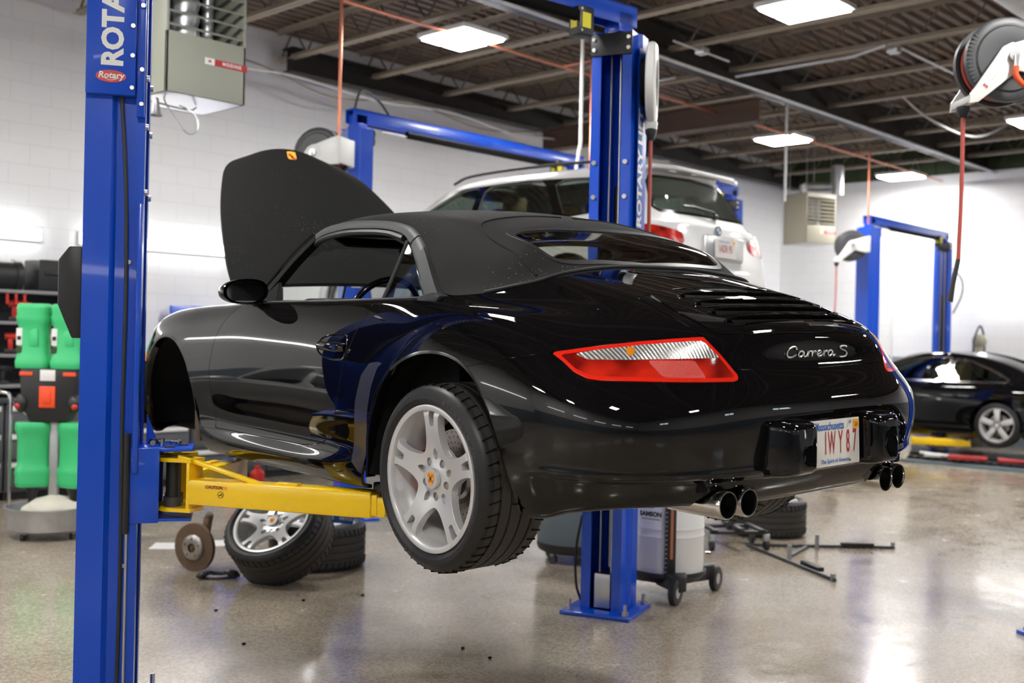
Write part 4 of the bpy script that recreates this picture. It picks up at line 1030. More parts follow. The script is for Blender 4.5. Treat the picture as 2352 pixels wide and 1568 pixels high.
for s in (-1, 1):
    mb = MB(); strip(mb, RAILO, RAILI, .03, s); r = mb.build('roof_rail', car, 'rail', ang=60); 
    mb = MB(); strip(mb, PILO, PILI, .03, s); mb.build('rear_pillar_trim', car, 'rail', ang=60)
    mb = MB()
    mb.tube([(s*(p[0]-.006), p[1], p[2]-.016) for p in RAILI[:6]], .014, 8, smooth=4); mb.build('window_seal', r, 'black_satin')
    # windscreen pillar
    A = [(.700,1.66,.905),(.655,1.60,.985),(.597,1.53,1.085),(.552,1.475,1.155),(.520,1.435,1.198)]
    B = [(.722,1.56,.905),(.672,1.525,.975),(.614,1.475,1.065),(.570,1.43,1.128),(.540,1.40,1.168)]
    mb = MB(); strip(mb, A, B, .05, s); mb.build('windscreen_pillar', car, 'black_matte', ang=60)
    mb = MB(); mb.tube([(s*(p[0]+.004), p[1], p[2]) for p in A], .010, 8, smooth=4); mb.build('pillar_trim', car, 'black_gloss')
    # mirror triangle
    mb = MB(); mb.raw([(s*.768,1.56,.868),(s*.765,1.36,.868),(s*.680,1.49,.972),(s*.730,1.58,.868),(s*.730,1.36,.868),(s*.660,1.50,.972)], [(0,1,2),(5,4,3),(0,3,4,1),(1,4,5,2),(2,5,3,0)]); mb.build('mirror_base', car, 'black_matte', smooth=False)
    # quarter window
    q = [(.752,.485,.882),(.655,.475,1.112),(.690,.365,1.03),(.722,.290,.955),(.744,.232,.892)]
    mb = MB(); mb.raw([(s*p[0], p[1], p[2]) for p in q], [tuple(range(5))]); mb.build('quarter_window', car, 'glass_green', smooth=False)
    mb = MB(); mb.tube([(s*.757,.500,.880),(s*.700,.492,1.0),(s*.652,.478,1.118)], .0085, 8); mb.build('window_divider', car, 'black_satin')
    # belt weatherstrip
    mb = MB(); mb.tube([(s*.797,1.52,.878),(s*.793,1.2,.882),(s*.793,.8,.884),(s*.790,.50,.888),(s*.775,.22,.893)], .006, 6, smooth=4); mb.build('belt_strip', car, 'rail')
    # pillar foot on the fender
    mb = MB(); mb.prism([(.245,.872),(.115,.866),(.085,.898),(.135,.912),(.215,.900)], .05, Matrix.Translation((s*.735 if s > 0 else -.735, 0, 0)) @ Matrix.Rotation(PI/2, 4, 'Y') @ Matrix.Rotation(PI/2, 4, 'Z') if s > 0 else Matrix.Translation((-.785, 0, 0)) @ Matrix.Rotation(PI/2, 4, 'Y') @ Matrix.Rotation(PI/2, 4, 'Z'), .006); mb.build('pillar_foot', car, 'black_satin')
# header and windscreen
mb = MB(); mb.tube([(-.505,1.425,1.185),(-.36,1.462,1.212),(0,1.478,1.222),(.36,1.462,1.212),(.505,1.425,1.185)], .022, 10, smooth=5); mb.build('windscreen_header', car, 'black_satin')
V = []; F = []; n = 16
for k in range(n+1):
    u_ = -1+2*k/n
    lo = (u_*.695, 1.67+.27*(1-u_*u_), .885+.0*u_); hi = (u_*.515, 1.435+.045*(1-u_*u_), 1.20+.02*(1-u_*u_))
    V += [lo, hi]
for k in range(n): F.append((2*k, 2*k+1, 2*k+3, 2*k+2))
mb = MB(); mb.raw(V, F); mb.build('windscreen', car, 'glass_clear', ang=80)
mb = MB(); mb.raw([(-.70,1.66,.893),(.70,1.66,.893),(.60,1.99,.880),(-.60,1.99,.880)], [(0,1,2,3)]); mb.build('cowl', car, 'black_satin', smooth=False)
# dashboard, wheel, mirror, seats
mb = MB(); mb.box((0, 1.44, .74), (1.38, .50, .22), .07, seg=4); mb.box((-.36, 1.38, .86), (.42, .26, .08), .038, seg=4); mb.build('dashboard', car, 'black_satin')
sw = MB(); Tw = Matrix.Translation((-.36, 1.10, .815)) @ Matrix.Rotation(math.radians(-66), 4, 'X'); sw.T = Tw
sw.tube([(.185*math.cos(a), .185*math.sin(a), 0) for a in [2*PI*k/40 for k in range(40)]], .0145, 10, closed=True)
swo = sw.build('steering_wheel', car, 'black_gloss')
mb = MB(); mb.T = Tw; mb.sph((0, 0, -.015), .065, (1.1, 1, .5)); 
for a in (.0, PI, -PI/2): mb.box((.11*math.cos(a), .11*math.sin(a), -.01), (.13, .035, .012), .004, R=(0, 0, a))
mb.cyl((0, 0, -.02), (0, 0, -.30), .03, 12); mb.build('wheel_hub', swo, 'black_satin')
mb = MB(); mb.box((0, 1.33, 1.105), (.25, .04, .075), .025, seg=4); mb.cyl((0, 1.34, 1.13), (0, 1.42, 1.21), .010, 8); mb.build('interior_mirror', car, 'black_satin')
for s in (-1, 1):
    mb = MB(); mb.box((s*.35, .62, .50), (.48, .50, .16), .06, seg=3); mb.box((s*.35, .36, .74), (.46, .15, .52), .06, R=(.22, 0, 0), seg=4)
    mb.box((s*.35, .285, 1.045), (.26, .10, .17), .045, R=(.15, 0, 0), seg=4); mb.box((s*.35, .30, .96), (.10, .05, .10), .01); mb.build('seat', car, 'black_satin')
for s in (-1, 1):
    mb = MB(); mb.box((s*.26, 1.36, 1.165), (.36, .13, .012), .005, R=(.35, 0, 0)); mb.build('sun_visor', car, 'black_satin')
# door mirrors
for s in (-1, 1):
    mb = MB(); V = []; F = []; n = 28; rows = []
    prof = [(0, .0, 1.0), (.012, .0, 1.03), (.04, .0, 1.0), (.075, .0, .90), (.11, .0, .70), (.135, .0, .42), (.145, 0, .10)]
    cx, cy, cz = .888, 1.40, .928
    for (dy, _, k) in prof:
        rr = []
        for i in range(n):
            a = 2*PI*i/n; ca, sa = math.cos(a), math.sin(a)
            w = .098 if ca < 0 else .100; h = .056*(1-.12*ca if ca > 0 else 1)
            x = cx+w*math.copysign(abs(ca)**.75, ca)*k; z = cz+h*math.copysign(abs(sa)**.85, sa)*k-.004*ca
            rr.append((s*x, cy+dy+.02*(x-cx)/.1, z))
        rows.append(rr)
    for r in rows: V += r
    for i in range(len(rows)-1):
        for k in range(n):
            f = (i*n+k, i*n+(k+1) % n, (i+1)*n+(k+1) % n, (i+1)*n+k); F.append(f if s < 0 else f[::-1])
    F.append([(len(rows)-1)*n+k for k in range(n)][:: (1 if s < 0 else -1)])
    mb.raw(V, F); hm = mb.build('door_mirror', car, 'black_gloss', ang=60)
    mb = MB(); rr = [(s*(cx+(abs(p[0])-cx)*.90), p[1]+.004, cz+(p[2]-cz)*.88) for p in rows[0]]; rr = [(p[0], p[1]-.020*((p[0]*s-cx)/.1)*1.0+.012*((p[2]-cz)/.05)*.0, p[2]) for p in rr]; mb.raw(rr, [tuple(range(n))[:: (1 if s > 0 else -1)]]); mb.build('mirror_glass', hm, 'mirror', smooth=False)
    mb = MB(); mb.cyl((s*.83, 1.45, .885), (s*.77, 1.45, .872), .022, 12); mb.box((s*.84, 1.44, .877), (.10, .05, .016), .006); mb.build('mirror_foot', hm, 'black_gloss')
# mirror cheek at the door, dark scoop shape
# door handles
for i, s in enumerate((-1, 1)):
    d = doors[i]
    HP = smooth_poly([(.822,.700),(.800,.728),(.75,.745),(.66,.752),(.605,.746),(.592,.72),(.594,.68),(.61,.655),(.68,.650),(.76,.660),(.805,.678)], 4)
    hp = yz(HP); Q = sel(P0, hp); Q2 = Q.offset(.0); 
    e = hp(Q.V); Q2.V = Q.V-Q.N*(.030*sst(e/.040))[:, None]+Q.N*.0015
    Nn = Q.N.copy(); c = np.array([0, .705, .70]); dd = Q.V-c; dd[:, 0] = 0; L = np.linalg.norm(dd, axis=1, keepdims=True)+1e-6; Nn = Nn-dd/L*(1.1*np.clip(1-e/.045, .15, 1))[:, None]; Nn /= np.linalg.norm(Nn, axis=1, keepdims=True); Q2.N = Nn
    if s < 0: Q2 = Q2.mirror()
    cup = patch_obj('handle_recess', Q2, 'black_gloss', d)
    ring_ = []
    for (hy, hz) in HP:
        q = np.argmin((P0.V[:, 1]-hy)**2+(P0.V[:, 2]-hz)**2+(P0.V[:, 0] < .5)*1); ring_.append((s*(P0.V[q][0]+.001), hy, hz))
    mb = MB(); mb.tube(ring_, .0028, 6, closed=True); mb.build('handle_rim', d, 'black_gloss')
    j = np.argmin((P0.V[:, 1]-.7)**2+(P0.V[:, 2]-.7)**2+(P0.V[:, 0] < .5)*1); xs = P0.V[j][0]
    mb = MB(); mb.tube([(s*(xs-.002), .812, .702), (s*(xs+.012), .78, .703), (s*(xs+.017), .71, .703), (s*(xs+.014), .65, .700), (s*(xs+.0), .606, .699)], [.012, .017, .018, .021, .016], 12, smooth=0)
    hd = mb.build('door_handle', d, 'black_gloss', ang=70)
    mb = MB(); mb.cyl((s*(xs+.010), .632, .700), (s*(xs+.037), .632, .700), .011, 16); mb.build('lock_cylinder', hd, 'chrome')
    # arc line under the mirror
# stone guard film on the rear fenders
PPF = [(.43,.20),(.43,.36),(.41,.46),(.375,.56),(.335,.635),(.300,.652),(.345,.655),(.40,.648),(.455,.60),(.50,.50),(.53,.36),(.545,.262),(.50,.23)]
M['film'] = pbr('dulled_clear_film_on_black', (.03, .03, .036), .22, coat=.6, coatr=.15)
both(sel(P0, yz(PPF), neg(archR)).offset(.0008), 'stone_guard_film', 'film', rim=0, split=True)
# side marker lamps
for s in (-1, 1):
    mb = MB(); i = np.argmin((P0.V[:, 1]-2.70)**2+(P0.V[:, 2]-.59)**2+(P0.V[:, 0] < .5)*1); v = P0.V[i]
    mb.box((s*(v[0]+.002), 2.715, .59), (.012, .085, .045), .008, R=(0, 0, -s*-.10)); mb.build('side_marker', car, 'amber')
# ---- front lid raised
GH = []
HW = [(.0,.665),(.16,.655),(.36,.615),(.56,.565),(.76,.495),(.88,.44),(.96,.37),(1.01,.27)]
M['lid_paint'] = M['bra']
rows = []
for (l, w) in HW:
    r = []
    for k in range(13):
        u_ = k/12; x = w*u_; bulge = .040*(1-u_*u_)+.02*math.sin(min(l/1.07, 1)*PI); lf = l+.06*(1-u_**2)*max(0, (l-.5)/.51)**2
        # local: along = lf, out-of-plane = bulge
        A = math.radians(47.5); y = 1.98+lf*math.cos(A)-bulge*math.sin(A); z = .962+lf*math.sin(A)+bulge*math.cos(A)
        r.append((x, y, z))
    rows.append(r)
GH = surf(rows, 6, 3); PH = Patch.grid(GH)
if PH.N[len(PH.N)//2][1] > 0: PH = Patch.grid(GH, True)
hp = both(PH, 'front_lid', 'bra', rim=.028)[0]
both(Patch(PH.V-PH.N*.028, -PH.N, [f[::-1] for f in PH.F]), 'lid_underside', 'black_satin', hp, rim=0)
mb = MB(); j = len(GH)-8; c = GH[j][0]; nn = grid_normals(GH)[j][0]; nn = nn if nn[1] < 0 else -nn
Tc_ = frame((0, c[1]-.004, c[2]), (1, 0, 0), (0, .4, .9)); mb.T = Tc_
mb.m('orange_tag'); sh = [(-.026,.033),(0,.036),(.026,.033),(.028,.0),(.018,-.026),(0,-.038),(-.018,-.026),(-.028,.0)]
mb.prism(sh, .003); mb.m('ink_red'); 
for sx, sy in ((-1, 1), (1, -1)): mb.box((sx*.012, sy*.012, .0032), (.018, .018, .001))
mb.m('ink_black'); mb.box((0, 0, .0036), (.014, .018, .001)); mb.build('crest_badge', hp)
mb = MB(); 
for s in (-1, 1): mb.cyl((s*.30, 2.60, .80), (s*.30, 2.38, 1.34), .008, 8); mb.box((s*.42, 1.98, .90), (.03, .04, .12), .005)
mb.build('lid_strut', car, 'black_satin')
# ---- road wheels
def make_wheel(name='wheel', width=.29, R=.330, rr=.259, parent=None, dirt='tread'):
    """axis along +x = outer face; origin at hub centre of the outer lip plane"""
    w2 = width
    mb = MB()
    lip = [(rr-.024,-.012),(rr-.020,-.005),(rr-.008,-.001),(rr-.001,-.003),(rr,-.014),(rr-.012,-.022),(rr-.014,-.05),(rr-.045,-.07),(rr-.045,-w2+.06),(rr-.014,-w2+.03),(rr,-w2+.01),(rr-.01,-w2+.008),(rr-.03,-w2+.04),(rr-.055,-w2+.07),(rr-.055,-.085),(rr-.040,-.060),(rr-.026,-.03)]
    mb.lathe(lip, 72, (0, 0, 0), 'X', closed=True)
    # spoked face
    nr, na = 44, 360; rs = np.linspace(.0, rr-.019, nr); V = np.zeros((nr*na, 3)); Nn = np.zeros((nr*na, 3)); F = []
    def hgt(r): return -.030+.010*math.cos(min(r/.075, 1)*PI)*.5+.022*math.sin(min(max((r-.075)/.165, 0), 1)*PI*.5)-(.006*max(0, (r-.22)/.02)**1.5 if r > .22 else 0)
    for i, r in enumerate(rs):
        dh = (hgt(r+.002)-hgt(r-.002))/.004 if r > .003 else 0
        for j in range(na):
            a = 2*PI*j/na; V[i*na+j] = (hgt(r), r*math.cos(a), r*math.sin(a)); n_ = np.array([1, -dh*math.cos(a), -dh*math.sin(a)]); Nn[i*na+j] = n_/np.linalg.norm(n_)
    for i in range(nr-1):
        for j in range(na):
            q = [i*na+j, (i+1)*na+j, (i+1)*na+(j+1) % na, i*na+(j+1) % na]
            F.append(q)
    Pf = Patch(V, Nn, F)
    def pol(pts, a0): return [(r*math.cos(math.radians(a)+a0), r*math.sin(math.radians(a)+a0)) for r, a in pts]
    for k in range(5):
        a0 = PI/2+2*PI*k/5      # spoke direction
        win = smooth_poly(pol([(.104, 36), (.112, 26), (.132, 18), (.160, 13.2), (.190, 11), (.215, 10.6), (.233, 12), (.2375, 17), (.2375, 36), (.2375, 55), (.233, 60), (.215, 61.4), (.190, 61), (.160, 58.8), (.132, 54), (.112, 46)], a0), 3)
        Pf = Pf.clip(-poly_sd(win, Pf.V[:, 1], Pf.V[:, 2]))
        sl = smooth_poly(pol([(.183, -2.8), (.183, 2.8), (.192, 4.0), (.225, 4.2), (.2375, 4.0), (.2375, -4.0), (.225, -4.2), (.192, -4.0)], a0), 2)
        Pf = Pf.clip(-poly_sd(sl, Pf.V[:, 1], Pf.V[:, 2]))
        td = smooth_poly(pol([(.064, 0), (.070, -9), (.088, -8.5), (.106, 0), (.088, 8.5), (.070, 9)], a0), 3)
        Pf = Pf.clip(-poly_sd(td, Pf.V[:, 1], Pf.V[:, 2]))
        al = a0+PI/5; cy, cz = .065*math.cos(al), .065*math.sin(al)
        Pf = Pf.clip(np.hypot(Pf.V[:, 1]-cy, Pf.V[:, 2]-cz)-.0155)
    Pf = Pf.rim(.030, skipx=False)
    mb2 = patch_obj('wheel', Pf, 'alloy', parent)
    rimo = mb.build('rim_barrel', mb2, 'alloy', ang=35)
    back = MB(); back.lathe([(.0, -.062), (.115, -.062), (.115, -.050), (.0, -.048)], 48, (0, 0, 0), 'X'); 
    back.build('hub_back', mb2, 'alloy')
    mb = MB()
    for k in range(5):
        al = PI/2+2*PI*k/5+PI/5; mb.cyl((-.055, .065*math.cos(al), .065*math.sin(al)), (-.040, .065*math.cos(al), .065*math.sin(al)), .011, 6)
    mb.build('wheel_bolts', mb2, 'steel')
    mb = MB().m('alloy'); mb.cyl((-.028, 0, 0), (-.014, 0, 0), .036, 32)
    mb.T = frame((-.0138, 0, 0), (0, 1, 0), (0, 0, 1)); mb.m('orange_tag')
    sh = [(-.017,.021),(0,.024),(.017,.021),(.018,.0),(.011,-.017),(0,-.025),(-.011,-.017),(-.018,.0)]
    mb.prism(sh, .0015); mb.m('ink_red')
    for (bx, by) in ((-.009, .010), (.009, .010), (-.008, -.009), (.008, -.009)):
        for q in (-1, 1): mb.box((bx+q*.0035, by, .0017), (.003, .011, .0006))
    mb.m('ink_black'); mb.box((0, 0, .002), (.010, .013, .0006)); mb.build('centre_cap', mb2)
    # tyre
    t = .003; gr = [(-.062), (-.110), (-.160), (-.210)]
    prof = [(rr-.004, -.012), (rr+.006, -.004), (rr+.020, .006), (rr+.036, .006), (R-.020, -.004), (R-.008, -.016), (R-.002, -.034)]
    for g_ in gr: prof += [(R, g_+.006), (R, g_+.005), (R-.007, g_+.004), (R-.007, g_-.004), (R, g_-.005), (R, g_-.006)]
    prof += [(R-.002, -w2+.030), (R-.008, -w2+.016), (R-.020, -w2+.004), (rr+.030, -w2-.002), (rr+.004, -w2+.010), (rr-.004, -w2+.02)]
    mb = MB().m('rubber'); mb.lathe(prof, 96, (0, 0, 0), 'X'); mb.m('black_matte')
    for k in range(48):      # sipes over the shoulders
        a = 2*PI*k/48
        for (x, rot, L_) in ((-.040, .25, .045), (-w2+.040, -.25, .045)):
            mb.T = Matrix.Rotation(a, 4, 'X'); mb.box((x, 0, R-.0015), (L_, .0035, .006), R=(0, .12 if x > -.1 else -.12, rot))
    mb.T = Matrix.Identity(4)
    ty = mb.build('tyre', mb2, ang=32)
    me = ty.data; me.materials.append(M['tread'])
    for p in me.polygons:
        c = p.center
        if p.material_index == 0 and math.hypot(c.y, c.z) > R-.009 and -w2+.03 < c.x < -.03: p.material_index = 2
    # sidewall lettering
    mb = MB()
    for (word, a_c, rad, size, sp) in (('MICHELIN', 52, .0295+rr, .022, 5.0), ('MICHELIN', 232, .0295+rr, .022, 5.0), ('Pilot Super Sport', -42, .022+rr, .013, 2.5)):
        for i, ch in enumerate(word):
            if ch == ' ': continue
            a = math.radians(a_c-sp*(i-(len(word)-1)/2)); c = (.0068, rad*math.cos(a), rad*math.sin(a))
            T_ = frame(c, (0, math.sin(a), -math.cos(a)), (0, math.cos(a), math.sin(a))); put_text(mb, ch, T_, size, bold=.0006)
    for q in range(10):
        for zz in (0, 1):
            if (q+zz) % 2: continue
            a = math.radians(28-1.5*q); rad = rr+.0245+.007*zz; c = (.0068, rad*math.cos(a), rad*math.sin(a)); T_ = frame(c, (0, math.sin(a), -math.cos(a)), (0, math.cos(a), math.sin(a))); o_ = mb.T; mb.T = T_; mb.box((0, 0, 0), (.006, .007, .0006)); mb.T = o_
    mb.build('sidewall_lettering', ty, 'darkgrey')
    return mb2
M['disc'] = pbr('brake_disc_steel', (.36, .33, .31), .35, metal=.9, var=.2, vscale=30)
WZ = .262
def car_wheel(s):
    w = make_wheel(parent=car); w.location = (s*.902, -.008, WZ); 
    if s < 0: w.rotation_euler = (0, 0, PI)
    mb = MB().m('disc'); mb.lathe([(.07,-.125),(.165,-.125),(.165,-.150),(.07,-.150)], 64, (0, 0, 0), 'X', closed=True); mb.lathe([(0,-.115),(.075,-.115),(.085,-.125),(.085,-.145),(0,-.145)], 32, (0, 0, 0), 'X')
    mb.m('ink_black')
    for k in range(36):
        for q, r in enumerate((.098, .118, .138, .155)):
            a = 2*PI*k/36+q*.06; mb.cyl((-.1245, r*math.cos(a), r*math.sin(a)), (-.124, r*math.cos(a), r*math.sin(a)), .0028, 6)
    d = mb.build('brake_disc', w)
    mb = MB().m('red')
    a0 = PI if s > 0 else PI
    for k in range(1): mb.lathe([(.105,-.085),(.172,-.085),(.178,-.095),(.178,-.17),(.105,-.17)], 16, (0, 0, 0), 'X', closed=True, ang=.9, a0=(PI-.45 if s < 0 else -.45))
    mb.build('brake_caliper', w)
    mb = MB().m('black_matte'); mb.cyl((-.16, 0, 0), (-.34, 0, 0), .05, 16); mb.lathe([(.08,-.17),(.17,-.165),(.17,-.17),(.08,-.18)], 40, (0, 0, 0), 'X', closed=True); mb.build('hub_carrier', w)
    return w
wl = car_wheel(-1); wr = car_wheel(1)
# ---------------------------------------------------------------- other cars
def shell(cols, nu=6, nv=5):
    G = surf(cols, nu, nv, 2); P = Patch.grid(G)
    if P.N[np.argmax(P.V[:, 0])][0] < 0: P = Patch.grid(G, True)
    return P
def yv(y, rows): return [(r[0], y if len(r) < 3 else r[1], r[-1]) for r in rows]
WAGON = [
 [(0,4.44,.20),(0,4.47,.26),(0,4.50,.38),(0,4.47,.58),(0,4.33,.72),(0,3.75,.88),(0,3.35,.97),(0,2.72,1.37),(0,2.35,1.43),(0,2.0,1.455)],
 [(.45,4.40,.20),(.45,4.43,.26),(.46,4.45,.38),(.46,4.41,.58),(.45,4.27,.72),(.45,3.7,.87),(.48,3.32,.965),(.42,2.69,1.36),(.33,2.33,1.425),(.1,2.0,1.455)],
 [(.78,4.10,.20),(.81,4.14,.26),(.84,4.13,.38),(.83,4.08,.58),(.77,3.93,.73),(.74,3.5,.86),(.70,3.2,.955),(.54,2.60,1.35),(.38,2.30,1.42),(.14,1.95,1.455)],
 yv(3.62,[(.85,.2),(.875,.26),(.89,.38),(.893,.58),(.878,.74),(.84,3.4,.865),(.78,3.0,.95),(.60,2.45,1.355),(.41,2.22,1.425),(.16,1.9,1.456)]),
 yv(2.9,[(.85,.18),(.885,.25),(.90,.38),(.905,.58),(.895,.77),(.862,.895),(.815,2.75,.955),(.628,2.22,1.365),(.43,2.08,1.43),(.18,1.8,1.458)]),
 yv(2.2,[(.85,.18),(.885,.25),(.90,.38),(.905,.58),(.897,.79),(.866,.915),(.82,2.12,.965),(.640,1.9,1.370),(.44,1.82,1.435),(.19,1.65,1.46)]),
 yv(1.5,[(.85,.18),(.885,.25),(.90,.38),(.906,.58),(.899,.80),(.866,.925),(.82,1.5,.975),(.640,1.5,1.368),(.44,1.48,1.434),(.19,1.42,1.46)]),
 yv(.95,[(.85,.19),(.88,.26),(.895,.38),(.903,.58),(.897,.81),(.864,.935),(.812,.97,.985),(.628,1.02,1.36),(.43,1.08,1.43),(.18,1.2,1.457)]),
 yv(.42,[(.83,.21),(.865,.28),(.88,.40),(.888,.60),(.880,.81),(.848,.945),(.785,.50,.995),(.602,.64,1.345),(.41,.76,1.42),(.17,1.0,1.453)]),
 [(.76,.14,.22),(.80,.09,.28),(.83,.07,.42),(.83,.08,.60),(.81,.12,.80),(.78,.17,.93),(.71,.22,.99),(.565,.42,1.335),(.38,.50,1.41),(.15,.85,1.45)],
 [(.45,.04,.22),(.45,.0,.28),(.46,-.03,.42),(.46,-.03,.60),(.47,.04,.80),(.47,.06,.93),(.46,.11,.99),(.40,.34,1.335),(.28,.38,1.405),(.10,.7,1.445)],
 [(0,.02,.22),(0,-.02,.28),(0,-.05,.42),(0,-.05,.60),(0,.02,.80),(0,.04,.93),(0,.09,.99),(0,.30,1.345),(0,.33,1.41),(0,.6,1.448)]]
COUPE = [
 [(0,4.56,.18),(0,4.58,.24),(0,4.60,.36),(0,4.57,.56),(0,4.45,.68),(0,3.85,.85),(0,3.35,.93),(0,2.55,1.29),(0,2.15,1.345),(0,1.9,1.362)],
 [(.45,4.50,.18),(.45,4.53,.24),(.46,4.55,.36),(.46,4.51,.56),(.45,4.38,.68),(.45,3.8,.84),(.48,3.32,.925),(.42,2.52,1.28),(.33,2.13,1.34),(.1,1.9,1.36)],
 [(.80,4.15,.18),(.83,4.20,.24),(.86,4.19,.36),(.85,4.14,.56),(.80,4.0,.69),(.77,3.6,.82),(.72,3.15,.91),(.54,2.42,1.27),(.38,2.1,1.335),(.14,1.85,1.36)],
 yv(3.62,[(.87,.18),(.90,.24),(.91,.36),(.915,.56),(.90,.71),(.86,3.4,.82),(.80,2.95,.905),(.60,2.3,1.275),(.41,2.05,1.338),(.16,1.82,1.36)]),
 yv(2.9,[(.87,.16),(.90,.24),(.91,.36),(.915,.56),(.905,.72),(.875,.83),(.82,2.7,.90),(.625,2.08,1.285),(.43,1.95,1.342),(.18,1.75,1.36)]),
 yv(2.2,[(.87,.16),(.90,.24),(.912,.36),(.917,.56),(.91,.72),(.88,.84),(.825,2.1,.905),(.632,1.75,1.28),(.44,1.72,1.335),(.19,1.6,1.355)]),
 yv(1.6,[(.87,.16),(.90,.24),(.912,.36),(.918,.56),(.913,.73),(.885,.85),(.825,1.55,.91),(.625,1.42,1.245),(.43,1.42,1.305),(.18,1.38,1.335)]),
 yv(1.05,[(.87,.18),(.90,.26),(.913,.37),(.92,.56),(.915,.74),(.88,.87),(.80,1.05,.93),(.60,1.0,1.14),(.41,1.0,1.21),(.17,1.0,1.25)]),
 yv(.55,[(.85,.20),(.885,.27),(.90,.38),(.905,.57),(.895,.76),(.855,.89),(.76,.6,.95),(.56,.62,1.02),(.38,.62,1.06),(.16,.62,1.08)]),
 [(.78,.18,.22),(.81,.14,.28),(.83,.12,.40),(.835,.12,.58),(.81,.16,.77),(.77,.22,.90),(.68,.28,.955),(.52,.35,.975),(.35,.36,.985),(.14,.36,.99)],
 [(.45,.04,.22),(.46,.01,.28),(.47,-.02,.40),(.47,-.02,.58),(.46,.03,.77),(.45,.07,.91),(.43,.13,.955),(.37,.2,.965),(.26,.22,.97),(.1,.24,.975)],
 [(0,.0,.22),(0,-.03,.28),(0,-.05,.40),(0,-.05,.58),(0,.0,.77),(0,.04,.91),(0,.1,.96),(0,.17,.968),(0,.19,.973),(0,.21,.977)]]
def arch(yc, zc, r): return lambda V: np.where(V[:, 0] > .5, r-np.hypot(V[:, 1]-yc, V[:, 2]-zc), -1)
def simple_wheel(parent, x, y, z, s, R=.325, rr=.245, w=.22, spokes=5, mat='alloy'):
    mb = MB(); T_ = Matrix.Translation((s*x, y, z)) @ (Matrix.Identity(4) if s > 0 else Matrix.Rotation(PI, 4, 'Z')); mb.T = T_
    mb.lathe([(rr-.02,-.02),(rr-.006,0),(rr,-.008),(rr,-.02),(rr-.02,-.05),(rr-.03,-w+.04),(rr-.05,-w+.06),(rr-.035,-.05)], 40, (0, 0, 0), 'X', closed=True)
    mb.cyl((-.05, 0, 0), (-.012, 0, 0), .055, 20)
    for k in range(spokes):
        a = PI/2+2*PI*k/spokes
        mb.prism([(.03, -.032), (rr-.01, -.042), (rr-.01, .042), (.03, .032)], .03, Matrix.Translation((-.042, 0, 0)) @ Matrix.Rotation(PI/2, 4, 'Y') @ Matrix.Rotation(PI/2, 4, 'Z') @ Matrix.Rotation(a, 4, 'Z'), .005)
    w_ = mb.build('wheel', parent, mat)
    mb = MB(); mb.T = T_; mb.lathe([(rr-.005,-.015),(rr+.02,.004),(R-.03,.002),(R-.01,-.012),(R,-.04),(R,-w+.04),(R-.01,-w+.012),(R-.03,-w),(rr,-w+.01)], 48, (0, 0, 0), 'X'); mb.build('tyre', w_, 'rubber')
    mb = MB().m('disc'); mb.T = T_; mb.cyl((-.13, 0, 0), (-.10, 0, 0), .15, 32); mb.build('brake_disc', w_)
